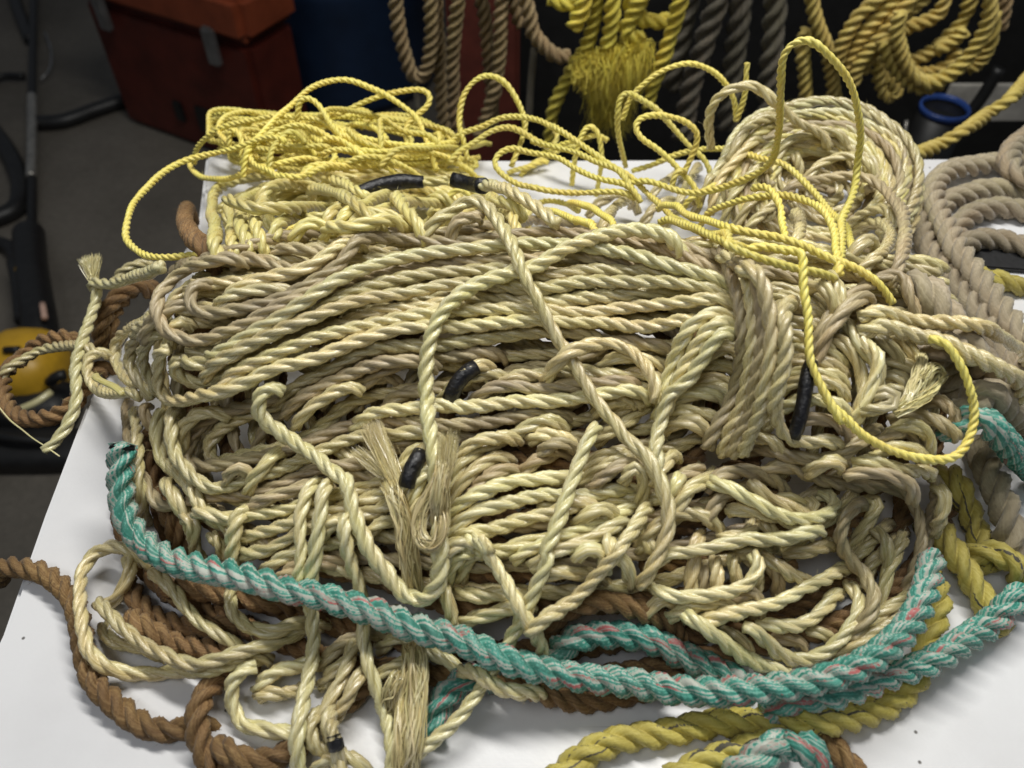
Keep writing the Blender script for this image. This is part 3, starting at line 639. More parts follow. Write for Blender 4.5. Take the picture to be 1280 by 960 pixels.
# ================================================================ HANK
hank = [
 # left end, lower fan
 (T_, ['M', 300, 420, 200, 490, 110, 540, 60, 610, 70, 710, 130, 780, 230, 800]), (T_, ['M', 250, 460, 160, 550, 130, 640, 150, 740, 220, 810]),
 (T_, ['M', 330, 500, 240, 560, 190, 640, 200, 730, 260, 800]),
 (D_, ['M', 420, 340, 340, 420, 250, 480, 170, 520]), (T_, ['M', 420, 450, 350, 500, 300, 550]),
 # back and top
 (D_, ['M', 340, 240, 430, 200, 560, 160, 700, 120, 840, 80, 1000, 60, 1150, 20, 'c10', 200, 872, 330, 880, 450, 870, 560, 850, 700, 830, 850, 840, 960, 850]),
 
 
 (D_, ['c10', 900, 850, 1020, 860, 1100, 890, 'K', 260, 110, 380, 160, 500, 200, 620, 240]),
 (D_, ['M', 1290, 60, 1180, 100, 1080, 190, 960, 280, 850, 330, 740, 350, 620, 350, 540, 390]),
 (D_, ['M', 620, 140, 760, 170, 880, 210, 960, 230, 1060, 180]), (D_, ['M', 820, 100, 920, 120, 1040, 130, 1140, 110]),
 (T_, ['M', 560, 370, 680, 310, 780, 265, 880, 250, 980, 240, 1080, 190, 1180, 100, 1290, 60]), (T_, ['M', 520, 400, 640, 350, 760, 330, 850, 310, 940, 290]),
 (D_, ['M', 520, 240, 440, 320, 440, 410, 500, 450, 580, 455, 680, 430, 780, 405, 900, 365, 1000, 310, 1100, 250, 1200, 180, 'c10', 60, 905, 160, 895, 260, 900, 420, 910, 600, 880, 760, 870, 900, 880, 'K', 40, 110, 140, 130, 260, 155, 380, 200, 480, 240, 600, 290]),
 (D_, ['M', 700, 140, 560, 180, 420, 220, 330, 290, 270, 370, 270, 470, 310, 540, 400, 570, 480, 590, 560, 560, 650, 530, 740, 490, 830, 440, 930, 390, 1040, 345, 'c11', -20, 110, 150, 70, 320, 40, 500, 20, 700, 10, 880, 0, 'K', 0, 220, 120, 225, 250, 240, 380, 290, 500, 320, 640, 350]),
 (T_, ['M', 360, 620, 330, 700, 380, 780, 450, 800, 540, 780, 640, 710, 780, 650, 900, 600, 1050, 550, 1180, 510, 'c11', 130, 210, 300, 190, 470, 160, 640, 160, 780, 170, 900, 160, 1020, 150, 'K', 130, 390, 250, 375, 400, 365, 520, 370, 650, 390]),
 (T_, ['M', 380, 620, 410, 690, 490, 710, 590, 680, 690, 640, 790, 560, 900, 510, 1030, 460, 1150, 380, 'c11', 140, 110, 320, 70, 480, 60, 640, 50, 780, 70, 900, 50, 1020, 50, 'K', 120, 275, 250, 275, 380, 310, 500, 340, 650, 365]),
 (P_, ['M', 500, 600, 550, 640, 640, 605, 750, 530, 870, 470, 980, 400, 1090, 330, 1180, 270, 'c11', 130, 30, 300, 0, 450, -20, 600, -40, 800, -50, 'K', 0, 170, 130, 190, 260, 230, 400, 270, 500, 300, 640, 330]),
 # body, running right to the wraps (rows from the back forward)
 
 
 
 (T_, ['M', 480, 710, 620, 665, 720, 610, 830, 560, 930, 510, 1040, 470, 'c11', -30, 200, 120, 160, 300, 130, 480, 100, 640, 110, 760, 120, 900, 100, 1020, 100, 'K', 120, 335, 250, 330, 380, 340, 640, 380]),
 
 (T_, ['M', 540, 800, 680, 730, 800, 670, 920, 620, 1040, 580, 'c11', -30, 290, 140, 250, 300, 220, 440, 210, 600, 200, 760, 200, 900, 205, 1020, 200, 'K', 100, 460, 250, 440, 400, 420, 520, 405, 650, 405]),
 
 
 (D_, ['c11', 80, 440, 200, 410, 360, 380, 520, 360, 620, 350]), 
 # under the body at right
 (D_, ['c11', 560, 450, 700, 420, 860, 400, 'K', 60, 620, 180, 645, 340, 620]), (T_, ['K', -40, 700, 100, 710, 200, 720, 320, 715]), (T_, ['K', -60, 830, 60, 800, 180, 785, 300, 780]),
 (T_, ['K', -60, 880, 60, 870, 180, 855, 280, 860]), (T_, ['K', -60, 940, 60, 920, 160, 900]), (T_, ['c11', 360, 510, 480, 460, 560, 440, 640, 430]),
 (T_, ['c11', 560, 500, 640, 450, 760, 440, 880, 430, 1000, 450, 1100, 430]), (D_, ['c11', 480, 510, 600, 480, 740, 500, 860, 480, 980, 470, 1120, 450]),
 (P_, ['B', 150, 170, 330, 130, 480, 125, 600, 100, 700, 115, 830, 110, 960, 90, 1100, 90, 1280, 80, 'C', 130, 80, 280, 80, 400, 60, 560, 30, 700, 20]),
 (T_, ['K', 460, 740, 560, 740, 660, 750]), (T_, ['K', 430, 810, 540, 810, 660, 815]), (P_, ['K', 340, 900, 440, 885, 540, 870, 640, 860]), (T_, ['K', 500, 650, 590, 660, 680, 670]),
 (P_, ['C', 780, 70, 880, 50, 980, 40, 1080, 30]), (T_, ['C', 780, 110, 880, 130, 980, 150, 1080, 140]), (T_, ['C', 760, 200, 880, 190, 1000, 200]),
 # right of the wraps
 (D_, ['K', 700, 240, 800, 270, 900, 300, 1020, 350, 1120, 420]), (T_, ['K', 760, 330, 880, 350, 1000, 390, 1130, 430]), (T_, ['K', 780, 390, 900, 405, 1020, 440, 1120, 480]),
 (T_, ['K', 790, 430, 900, 450, 1040, 480, 1150, 510]), (T_, ['K', 800, 520, 930, 520, 1060, 550, 1180, 590]), (T_, ['K', 820, 600, 940, 600, 1060, 630, 1200, 640]),
 (T_, ['K', 860, 660, 960, 665, 1080, 680, 1210, 690]), (T_, ['K', 870, 710, 960, 715, 1080, 730, 1210, 745]), (T_, ['K', 880, 770, 960, 770, 1080, 785, 1210, 795]),
 (T_, ['K', 870, 820, 980, 815, 1080, 830, 1220, 840]), (P_, ['K', 860, 920, 960, 915, 1100, 925, 1230, 930]), (D_, ['D', 540, 150, 660, 170, 760, 200, 840, 230]),
 (T_, ['L', 560, 460, 650, 505, 730, 560, 800, 620]), (T_, ['L', 570, 580, 640, 600, 720, 630, 800, 660]), (T_, ['L', 570, 655, 640, 670, 720, 690]), (T_, ['L', 590, 715, 660, 735, 720, 760]),
 (D_, ['L', 640, 840, 760, 870, 860, 920, 980, 940]), (D_, ['L', 780, 770, 880, 810, 970, 860]), (T_, ['L', 480, 440, 600, 520, 700, 560]),
 (D_, ['D', 280, 300, 400, 330, 560, 370, 690, 380, 790, 340, 900, 260, 970, 190]), (T_, ['D', 620, 390, 720, 380, 800, 370]),
 (D_, ['D', 950, 260, 1080, 240, 1170, 290, 1210, 350]), (T_, ['D', 960, 300, 1100, 310, 1220, 350]), (T_, ['D', 850, 340, 960, 390, 1080, 430, 1200, 420, 1260, 390]),
 (D_, ['D', 820, 400, 940, 440, 1060, 470, 1160, 530]), (T_, ['D', 200, 240, 320, 260, 420, 270, 500, 300]), (T_, ['D', 1040, 180, 1120, 200, 1200, 240, 1240, 290]),
 (T_, ['M', 860, 850, 1000, 790, 1120, 735, 'c11', 100, 350, 240, 340, 380, 330, 520, 310, 680, 290, 820, 290, 980, 280]), (D_, ['M', 880, 900, 1000, 860, 1150, 780, 'c11', 100, 410, 220, 390, 360, 380]), (T_, ['M', 930, 960, 1050, 900, 1180, 830, 1290, 770]),
 (T_, ['M', 300, 560, 262, 680, 270, 800, 320, 865, 390, 885, 480, 860, 600, 835, 720, 790, 850, 725, 980, 690, 1100, 650, 'c11', -12, 340, 120, 295, 280, 270, 440, 270, 580, 250, 720, 240, 860, 250, 1000, 250, 'K', 130, 555, 260, 550, 380, 520, 480, 480]),
]
for m_, s_ in hank: rope(HANK, 'turn', s_, m_, RT, LT)
wraps = [
 (P_, ['K', 645, 450, 560, 465, 460, 515, 380, 600, 330, 710, 290, 830, 255, 960]),
 (P_, ['K', 650, 490, 550, 525, 470, 600, 410, 710, 350, 820, 290, 920]),
 (P_, ['K', 650, 530, 570, 580, 510, 660, 450, 760, 380, 850, 'C', 795, 20, 770, 110, 740, 220, 715, 330, 735, 420]),
 (D_, ['K', 540, 130, 590, 210, 630, 310, 650, 420, 665, 540, 670, 660, 650, 780, 620, 890, 'D', 200, 120, 140, 210, 110, 270]),
 (T_, ['K', 590, 140, 650, 230, 690, 320, 710, 430, 725, 550, 720, 670, 700, 790, 670, 900, 'D', 260, 140, 210, 230, 180, 300]),
 (D_, ['K', 640, 160, 700, 240, 740, 330, 760, 440, 775, 560, 770, 680, 750, 800, 720, 900, 'D', 310, 150, 260, 230, 230, 300]),
 (T_, ['K', 690, 190, 750, 270, 785, 360, 805, 470, 820, 580, 810, 690, 790, 800, 760, 910, 'D', 350, 170, 310, 240, 280, 290]),
 (T_, ['K', 940, 400, 890, 460, 880, 560, 890, 660, 880, 760, 850, 860, 830, 950, 'D', 440, 140, 470, 230, 540, 285, 640, 285, 780, 245]),
]
for m_, s_ in wraps: rope(HANK, 'wrap', s_, m_, RT, .034)
knot = [
 (T_, ['L', 340, 430, 400, 520, 450, 620, 480, 720, 470, 850]), (P_, ['L', 400, 370, 440, 470, 500, 560, 560, 640, 540, 760]),
 (P_, ['L', 520, 470, 560, 570, 540, 680, 490, 780, 450, 870]), (D_, ['L', 480, 420, 520, 350, 460, 310]), (T_, ['L', 500, 800, 580, 840, 640, 820, 620, 740, 560, 720]),
 (D_, ['L', 230, 520, 280, 430, 340, 340, 430, 270, 540, 205, 640, 165, 690, 175, 700, 240, 740, 320, 790, 380]), (D_, ['L', 240, 570, 300, 460, 380, 360, 460, 290, 540, 240]),
 (T_, ['L', 300, 130, 340, 200, 380, 270]), (T_, ['L', 220, 180, 300, 250, 360, 300]),
]
for m_, s_ in knot: rope(HANK, 'knot_strand', s_, m_, RT, .05, lobes=3)
for s_ in (['L', 790, 520, 775, 600, 745, 690, 715, 770, 690, 810], ['L', 900, 610, 850, 690, 800, 770, 740, 810, 650, 810], ['L', 880, 600, 810, 640, 770, 700]):
    bundle(HANK, 'unlaid_strand', s_, PALE, .0036, 80)
rope(HANK, 'loose_end', ['L', 480, 320, 560, 355, 660, 390, 780, 410, 900, 410, 1040, 430, 1160, 480, 1310, 585], TAN, RT, .03)
rope(HANK, 'loose_end', ['L', 500, 390, 560, 410, 640, 440, 760, 480, 880, 500, 990, 560, 1100, 610, 1200, 670, 1320, 720], TAN, .0054, .03)
o = rope(HANK, 'loose_end', ['L', 250, 560, 225, 600, 200, 690, 180, 790, 155, 880, 140, 940], TAN, .0036, .03); tape_on(o, .004, .075, .0042)
o = rope(LOW, 'loose_end', ['c11', 560, 380, 520, 400, 470, 430, 430, 470, 395, 520], TAN, .0045, .03); tape_on(o, .014, .042, .0052)
o = rope(LOW, 'loose_end', ['B', 540, 270, 510, 320, 470, 400, 435, 480, 410, 560], TAN, .0045, .03); tape_on(o, .012, .036, .0051)

# ================================================================ left end, knot and stray loops
many(LOW, 'turn', TAN, .0044, .028, [
 ['R', 900, 100, 760, 130, 700, 200, 700, 300, 745, 395, 830, 445, 950, 450, 1080, 420],
 ['R', 760, 90, 580, 80, 420, 90, 280, 130, 150, 200, 30, 250, -60, 290],
 ['Q', 1180, 130, 1060, 200, 960, 260, 880, 320],
])
rope(LOW, 'frayed_strip', ['R', 745, 270, 790, 340, 870, 385, 980, 410], CREAM, .0026, .03, lobes=1, flat=.5)
rope(LOW, 'loose_end', ['Q', 1300, 225, 1150, 270, 1020, 310, 900, 350, 800, 345, 740, 330, 720, 360, 780, 390, 790, 420, 760, 520, 700, 680, 650, 800, 'R', 640, 80, 610, 180, 600, 300, 610, 420, 610, 520, 580, 640, 530, 740, 450, 850, 350, 930], PALE, .0048, .036, sig=.02, tuck=False)
mb = MB(); b0 = onz(115, 350, .035); b1 = onz(110, 326, .045)
sd = b1 - b0
fibres(mb, lambda u: b0 + np.array([.001, 0, 0]), lambda u: b1 + np.array([(u - .5) * .017 + .002, .002 * u, .004 * u]), 420, .0003, .0018, .0013, .0016)
link('frayed_end', mb.mesh('frayed_end'), PALE, LOW)
rope(LOW, 'stray_fibre', ['R', -20, 560, 100, 690, 250, 810, 480, 960], PALE, .0006, .02, lobes=1, hair=0, st=False, tuck=False)

# ================================================================ BACK RIGHT COIL
for k in range(14):
    q = k / 13.; ax = 220 + 270 * q + rnd.gauss(0, 22); ay = 120 + 270 * q + rnd.gauss(0, 6); cx = 740 + rnd.gauss(0, 8); cy = 500 + rnd.gauss(0, 16)
    a0 = math.radians(rnd.uniform(195, 235)); a1 = math.radians(rnd.uniform(-55, -20)); s = ['J']
    for i in range(13):
        t = a0 + (a1 - a0) * i / 12; jx, jy = cx + ax * math.cos(t) + rnd.gauss(0, 9), cy - ay * math.sin(t) + rnd.gauss(0, 9)
        s += ['Y%.4f' % (.712 - (100 + jy / 4 - 130) * .00082 - .010 * math.sin(math.pi * q) + rnd.gauss(0, .002)), jx, jy]
    rope(BACK, 'turn', s, (TAN, PALE, CREAM, DIRT)[k % 4], RT, LT)
many(BACK, 'turn', TAN, RT, LT, [
 ['J', 200, 620, 240, 500, 300, 420, 380, 330, 470, 260], ['J', 260, 680, 320, 560, 400, 470, 500, 400], ['J', 320, 720, 400, 610, 480, 520],
 ['J', 300, 360, 360, 260, 450, 200, 560, 170], ['J', 110, 640, 170, 540, 210, 430], ['J', 360, 740, 460, 660, 560, 580, 620, 540],
 ['J', 620, 320, 630, 420, 650, 480], ['J', 620, 640, 640, 740, 620, 820], ['J', 880, 760, 1000, 710, 1080, 730, 1090, 810, 1040, 870, 950, 910],
 ['J', 900, 850, 980, 800, 1040, 780], ['J', 880, 700, 960, 660, 1060, 640, 1120, 680],
 ['J', 660, 490, 740, 420, 860, 380, 960, 400, 1050, 460],
 ['J', 520, 380, 600, 295, 700, 255, 800, 255, 900, 290],
])
rope(BACK, 'loose_turn', ['J', 540, 580, 660, 515, 800, 490, 940, 480, 1050, 530, 1130, 620, 1165, 740, 1155, 860, 1120, 960], DIRT, RT, LT)
rope(BACK, 'loose_turn', ['J', 'Y.66', 195, 340, 180, 200, 230, 90, 320, 30, 420, 30, 490, 90, 560, 150, 640, 215, 'a', 720, 250, 800, 290], TAN, .0046, LT, st=False)
many(BACK, 'turn', TAN, RT, LT, [['I', 300, 800, 380, 760, 480, 720, 560, 780], ['I', 380, 860, 440, 790, 520, 740], ['I', 620, 720, 700, 660, 780, 600], ['I', 560, 880, 640, 800, 760, 730], ['I', 680, 880, 760, 800, 860, 720], ['I', 760, 740, 820, 650, 860, 560]])

# ================================================================ CREAM COIL behind the hank
many(CRM, 'turn', CREAM, RT, LT, [
 ['G', 510, 1000, 515, 900, 500, 800, 520, 715, 620, 660, 780, 640, 900, 640, 1040, 665, 1160, 720], ['G', 600, 980, 600, 860, 575, 775],
 ['G', 660, 960, 640, 850, 660, 760, 800, 700, 960, 690, 1100, 720], ['G', 740, 960, 720, 850, 790, 720], ['G', 800, 900, 900, 850, 1060, 850, 1180, 800],
 ['G', 720, 720, 860, 680, 1000, 690, 1180, 740, 1280, 780], ['G', 880, 900, 1000, 870, 1120, 900, 1240, 870], ['G', 1040, 840, 1180, 790, 1300, 760],
 ['H', 0, 640, 120, 680, 260, 760, 380, 830], ['H', 60, 860, 200, 800, 340, 720, 480, 700, 600, 720], ['H', 100, 900, 240, 840, 400, 780, 560, 770, 680, 800],
 ['H', 180, 780, 300, 820, 420, 860, 520, 880], ['H', 370, 720, 420, 790, 480, 860, 520, 920], ['H', 560, 700, 640, 760, 700, 830], ['H', 820, 700, 900, 800, 980, 860],
 ['H', -60, 700, 80, 720, 200, 800, 300, 880], ['H', 700, 860, 800, 780, 900, 760, 1020, 800], ['H', 0, 880, 150, 900, 300, 860, 420, 850],
])
# ================================================================ THIN YELLOW ROPE
RY, LY = .0029, .0165
for k in range(34):
    cx = rnd.uniform(300, 530); cy = rnd.uniform(158, 206 if cx < 400 else 186); ax = rnd.uniform(40, 120); ay = rnd.uniform(10, 30); a0 = rnd.uniform(0, 6.28); s = ['px']
    for i in range(9):
        t = a0 + i * rnd.uniform(.42, .55); s += [min(600, max(262, cx + ax * math.cos(t))), cy - ay * math.sin(t) + .08 * ax * math.cos(t)]
    rope(TW, 'loop', s, YEL, RY, LY, hair=0, lobes=4, win=.03, sig=.02)
for k in range(14):
    cx = rnd.uniform(340, 520); cy = rnd.uniform(192, 212); ax = rnd.uniform(45, 110); ay = rnd.uniform(5, 12); a0 = rnd.uniform(0, 6.28); s = ['px', 'Z%.4f' % (.004 + .0013 * k)]
    for i in range(9):
        t = a0 + i * rnd.uniform(.45, .6); s += [min(600, max(288, cx + ax * math.cos(t))), cy - ay * math.sin(t)]
    rope(TW, 'loop', s, YEL, RY, LY, hair=0, lobes=4, sig=.012)
many(TW, 'loop', YEL, RY, LY, [
 ['G', 400, 545, 395, 600, 440, 640, 560, 650, 640, 630, 760, 590, 900, 560, 1040, 540], ['G', 400, 545, 430, 490, 520, 420, 640, 370, 760, 345, 900, 345, 1040, 360, 1120, 420, 1240, 470],
 ['G', 570, 470, 600, 400, 650, 440, 640, 520], ['G', 640, 560, 720, 480, 820, 410, 920, 385, 1040, 420, 1130, 480, 1280, 500],
 ['G', 780, 580, 820, 470, 900, 410, 960, 440], ['G', 920, 330, 945, 250, 1000, 250, 1050, 310, 1090, 390, 1160, 450], ['H', 0, 310, 120, 310, 260, 340, 420, 370, 560, 390, 690, 430],
 ['H', 140, 370, 170, 440, 240, 480, 330, 490], ['H', 300, 490, 305, 400, 300, 350, 420, 420, 540, 430, 610, 480], ['H', 0, 500, 150, 510, 320, 520, 480, 510, 620, 540, 720, 600, 800, 640],
 ['H', 20, 420, 140, 480, 260, 560, 400, 620], ['H', 120, 560, 280, 540, 420, 590, 520, 640], ['H', 300, 560, 400, 500, 520, 500, 640, 500, 760, 490, 850, 470],
 ['H', 1000, 640, 1060, 580, 1140, 540, 1240, 490, 1290, 470], ['H', 940, 600, 1040, 600, 1140, 540], ['I', 'Y.70', 215, 690, 230, 560, 260, 440, 300, 380, 345, 420, 365, 520, 355, 640, 330, 780],
 ['I', 130, 480, 150, 430, 130, 390], ['I', 100, 500, 240, 460, 330, 430, 400, 430], ['H', 1080, 760, 1180, 760, 1290, 810, 'I', 200, 770, 300, 790, 380, 840, 440, 880],
 ['H', 1100, 800, 1200, 830, 1290, 870, 'I', 240, 860, 340, 880], ['H', 640, 720, 700, 700, 760, 740],
], win=.03, sig=.02, hair=0, lobes=4)
many(TW, 'loop', YEL, RY, LY, [
 ['G', 870, 430, 700, 475, 560, 520, 400, 560, 'Y.66', 280, 610, 'Y.62', 190, 680, 'Y.58', 120, 770, 'Y.55', 75, 870, 'Y.52', 60, 960, 'Y.50', 'M', 110, 100, 'Y.49', 170, 150, 260, 172, 'Y.495', 400, 168, 'Y.5', 520, 140, 640, 110, 'Y.51', 760, 80, 'Y.52', 880, 40, 'Y.55', 980, 0],
 ['G', 640, 600, 680, 500, 740, 430, 'Y.74', 830, 340, 920, 250, 1020, 180, 1130, 150, 1230, 165, 1290, 200, 'H', 340, 250, 420, 300, 'Y.72', 480, 350, 520, 440, 'Y.70', 560, 530, 'Y.68', 590, 610],
 ['H', 'Y.76', 0, 345, 100, 330, 200, 290, 300, 250, 420, 220, 500, 215, 545, 240, 530, 290, 480, 330, 'Y.74', 440, 380, 440, 460, 'Y.70', 470, 540, 490, 590],
 ['H', 'Y.70', 735, 560, 720, 470, 'Y.72', 700, 400, 'Y.74', 700, 320, 730, 230, 790, 160, 860, 140, 930, 170, 980, 240, 1010, 320, 'Y.72', 1015, 410, 990, 510, 'Y.70', 940, 600],
 ['H', 'Y.70', 600, 560, 'Y.71', 700, 430, 'Y.72', 800, 390, 900, 350, 1000, 340, 1100, 360, 'Y.70', 1200, 410, 'Y.67', 'I', 120, 380, 'Y.65', 230, 450, 'Y.62', 330, 520, 'Y.60', 420, 590, 'a', 520, 650, 600, 740, 700, 820, 800, 880, 920, 930, 1020, 970],
 ['H', 650, 540, 'Y.71', 760, 480, 860, 420, 960, 400, 'Y.69', 1060, 450, 1150, 500, 'Y.66', 'I', 0, 460, 120, 500, 'Y.64', 250, 530, 340, 570, 'Y.6', 430, 610, 'a', 520, 660],
 ['I', 560, 740, 500, 690, 'Y.63', 380, 660, 250, 610, 'Y.66', 120, 550, 0, 515, 'Y.68', 'H', 960, 488, 900, 520, 'Y.67', 875, 580, 'Y.65', 920, 640, 'Y.62', 1000, 690, 1120, 710, 'Y.61', 'I', 0, 695, 130, 710, 300, 715, 430, 720, 'a', 540, 725],
 ['I', 'Y.70', 520, 620, 600, 590, 720, 540, 860, 510, 1000, 510, 'Y.66', 'J', 280, 350, 'Y.63', 420, 375, 'Y.6', 520, 410, 620, 470, 'Y.57', 700, 550, 780, 640, 850, 720, 'a', 900, 830, 910, 920],
 ['I', 'Y.70', 485, 600, 455, 470, 450, 340, 465, 240, 510, 215, 570, 250, 650, 320, 730, 400, 'Y.68', 810, 490, 880, 560, 'Y.65', 920, 650, 930, 700],
 ['I', 'Y.72', 470, 370, 530, 240, 600, 160, 700, 110, 800, 90, 900, 110, 980, 180, 1030, 270, 1040, 370],
 ['I', 'Y.72', 1090, 60, 1085, 180, 1065, 290, 1040, 370],
 ['I', 'Y.65', 780, 620, 840, 500, 845, 420, 'Y.66', 780, 360, 690, 335, 590, 335, 540, 370, 'Y.64', 570, 450, 640, 510, 720, 570, 'Y.61', 780, 640, 830, 700, 860, 800],
 ['I', 720, 680, 745, 630, 790, 580], ['I', 780, 760, 880, 720, 960, 640],
 ['I', 540, 640, 700, 690, 'Y.59', 850, 710, 'Y.58', 960, 690, 'Y.565', 1100, 640, 'Y.55', 1190, 580, 'Y.54', 'J', 510, 370, 'Y.53', 530, 250, 535, 100, 'Y.52', 'O', 55, 370, 70, 270, 120, 210, 190, 195, 270, 230, 340, 300, 400, 390, 440, 480, 460, 590, 465, 700, 440, 830, 'Y.53', 'J', 910, 540, 'Y.53', 870, 690, 'a', 845, 830, 835, 930],
 ['I', 860, 850, 1000, 785, 1100, 750, 1220, 740, 'J', 560, 585, 680, 620, 780, 690, 830, 790, 840, 930], ['J', 430, 490, 500, 540, 540, 620, 560, 720, 585, 790],
 ['J', -60, 600, 0, 630, 120, 680, 260, 740, 400, 770, 540, 790, 660, 830, 780, 880, 900, 920, 'L', 500, 165, 580, 220, 650, 265],
 ['J', -40, 660, 0, 690, 120, 750, 250, 790, 370, 840, 'K', 560, 125, 700, 180, 830, 235, 960, 268, 1080, 282, 1150, 270],
 ['J', 380, 800, 500, 840, 620, 865, 'L', 175, 55, 190, 140, 180, 250, 190, 380, 205, 500, 220, 600, 260, 710, 320, 830, 400, 930, 'D', 700, 90, 770, 180, 860, 270, 970, 330, 1090, 370, 1220, 385, 'S', 300, 330, 380, 310, 430, 260, 465, 190, 475, 100, 460, 20, 'L', 1030, 790, 1000, 680, 950, 590, 880, 490, 830, 450],
], win=.03, sig=.022, hair=0, lift=.001, lobes=4, wb=.0013)

o = rope(CRM, 'taped_end', ['G', 575, 760, 700, 800, 840, 800, 'Y.560', 980, 795, 'Y.566', 1140, 790, 'Y.577', 'H', 200, 725, 'Y.598', 300, 685, 420, 668, 520, 672, 640, 662], CREAM, RT, LT, tuck=False, lift=.008); tape_span(o, 425, 530, .0058)
o = rope(CRM, 'loose_end', ['H', 1180, 880, 1080, 800, 980, 735, 'Y.604', 880, 690, 820, 690, 740, 670, 660, 652], PALE, RT, LT, tuck=False, lift=.006); tape_span(o, 563, 604, .0062)
# ================================================================ long loose strands on top
rope(LOW, 'loose_strand', ['M', 870, 770, 'A', 790, -10, 735, 60, 735, 160, 830, 240, 950, 320, 1060, 390, 1130, 460, 'B', 130, 450, 150, 560, 170, 650, 220, 780, 270, 880, 340, 950, 'F', 960, 75, 1040, 120, 1110, 100, 1150, 30, 'B', 605, 870, 605, 760, 590, 600, 575, 420, 550, 250, 540, 100, 'c11', 330, 590, 320, 480, 335, 330, 365, 230, 430, 150, 520, 95, 620, 70, 720, 45, 'c10', 830, 930, 950, 880, 1080, 855, 1190, 875, 'K', 330, 110, 400, 150], PALE, .0054, .034, sig=.016, win=.03)
rope(HANK, 'loose_strand', ['H', 520, 900, 580, 850, 640, 840, 700, 790, 760, 755, 820, 775, 860, 820, 900, 880, 'c11', 650, -20, 690, 80, 740, 180, 790, 280, 850, 370, 910, 480, 960, 560, 1030, 630, 1090, 710, 'C', 640, 320, 700, 410, 750, 510, 785, 620, 790, 700, 760, 800, 710, 890, 640, 950], TAN, .0047, .04, sig=.016, win=.03)
rope(HANK, 'loose_strand', ['H', 640, 920, 680, 870, 760, 840, 800, 790], DIRT, RT, LT)
rope(HANK, 'loose_strand', ['c11', 760, 440, 860, 360, 980, 330, 1080, 350, 1150, 420, 1190, 480, 'K', 250, 860], TAN, RT, LT)
rope(LOW, 'loose_strand', ['C', 435, 150, 400, 240, 350, 350, 310, 470, 270, 580, 230, 690, 190, 790, 150, 880, 'c12', 790, 150, 740, 250, 690, 370, 640, 460, 600, 540, 550, 620, 490, 700, 420, 790, 300, 890, 220, 930], PALE, RT, .034, sig=.016, win=.03)
rope(LOW, 'loose_strand', ['B', 745, 700, 800, 790, 860, 870, 'c12', 500, 70, 550, 150, 610, 260, 660, 350, 720, 440, 760, 520], PALE, RT, .034)
rope(LOW, 'loose_strand', ['c12', 450, 560, 500, 610, 560, 650, 640, 675, 750, 650], PALE, RT, .034)
rope(LOW, 'loose_strand', ['C', 700, 570, 640, 680, 590, 760, 520, 850, 'c12', 1060, 130, 970, 220, 880, 320, 800, 370, 700, 420], TAN, RT, .034)
rope(LOW, 'loose_strand', ['A', 1015, 430, 975, 540, 945, 650, 940, 760, 945, 880, 925, 980, 900, 1040], PALE, .0046, .034)
rope(LOW, 'loose_strand', ['A', 1065, 440, 1050, 560, 1040, 660, 1030, 760, 1020, 880, 'F', 520, 0, 515, 110, 515, 220, 522, 330, 500, 480, 480, 600, 455, 740, 440, 860, 450, 1000], PALE, .005, .038)
rope(LOW, 'loose_strand', ['A', 1150, 620, 1160, 760, 1185, 880, 'F', 760, 60, 765, 200, 775, 300, 800, 420, 840, 560, 880, 680, 915, 800, 920, 1000], PALE, .0046, .038)
rope(LOW, 'loose_strand', ['A', 655, 580, 620, 660, 605, 760, 590, 900], TAN, RT, .034)
for s_, r_ in ((['F', 1000, 300, 1010, 450, 990, 600, 970, 760, 960, 1000], .0046), (['F', 1045, 320, 1060, 480, 1055, 640, 1035, 800, 1005, 1000], .0044), (['F', 960, 440, 920, 560, 890, 660], .004),
               (['B', 330, 420, 370, 520, 400, 640, 430, 760, 450, 880, 460, 980], .0052), (['B', 640, 300, 610, 420, 570, 540, 520, 600, 490, 700, 500, 790, 550, 825, 600, 790, 620, 690, 600, 560], .0040),
               (['B', 640, 280, 620, 400, 600, 520, 590, 640], .0045)):
    bundle(LOW, 'unlaid_strand', s_, TAN, r_ * 1.1)
def path_fibres(specs, n, name, mat, th, r=.0004):
    for a, b, w in specs:
        pa = trace(['B', a[0], a[1], (a[0] + b[0]) / 2, (a[1] + b[1]) / 2, b[0], b[1]], .004)
        mb = MB(); fibres(mb, lambda u: pa[0] + np.array([(u - .5) * .004, 0, .003]), lambda u: pa[-1] + np.array([(u - .5) * w, 0, .004 + .006 * nr.rand()]), n, .00014, .0035, .0010, .0016)
        link(name, mb.mesh(name), mat, th)
path_fibres([((370, 480), (235, 200), .009), ((390, 490), (275, 190), .007), ((340, 440), (185, 330), .005), ((625, 420), (640, 240), .009)], 260, 'frayed_end', TAN, LOW)
o = rope(LOW, 'loose_end', ['F', 600, 700, 620, 770, 640, 850, 650, 900], TAN, .0044, .04); tape_on(o, .012, .020, .0046)

# ================================================================ TEAL over the front
rope(TL, 'length', ['c22', 330, 710, 480, 690, 620, 670, 740, 635, 850, 590, 960, 545, 1060, 490, 1150, 430, 1230, 355, 1320, 270], TEAL, RE, LE)
o = rope(TL, 'length', ['px', 152, 556, 148, 590, 151, 620, 160, 648, 'c02', 545, 110, 640, 175, 740, 208, 860, 228, 980, 255, 1080, 290, 1180, 312, 1270, 345, 'c12', 100, 372, 200, 405, 320, 445, 430, 480, 560, 530, 680, 570, 800, 600, 920, 620, 1040, 640, 1160, 655, 'c22', 0, 665, 120, 672, 250, 668, 380, 655, 500, 630, 620, 590, 720, 540, 800, 480, 860, 410, 900, 330, 925, 250, 940, 170], TEAL, RE, LE, sig=.025, win=.05, tuck=False); tape_on(o, 0, .0035, .0078)

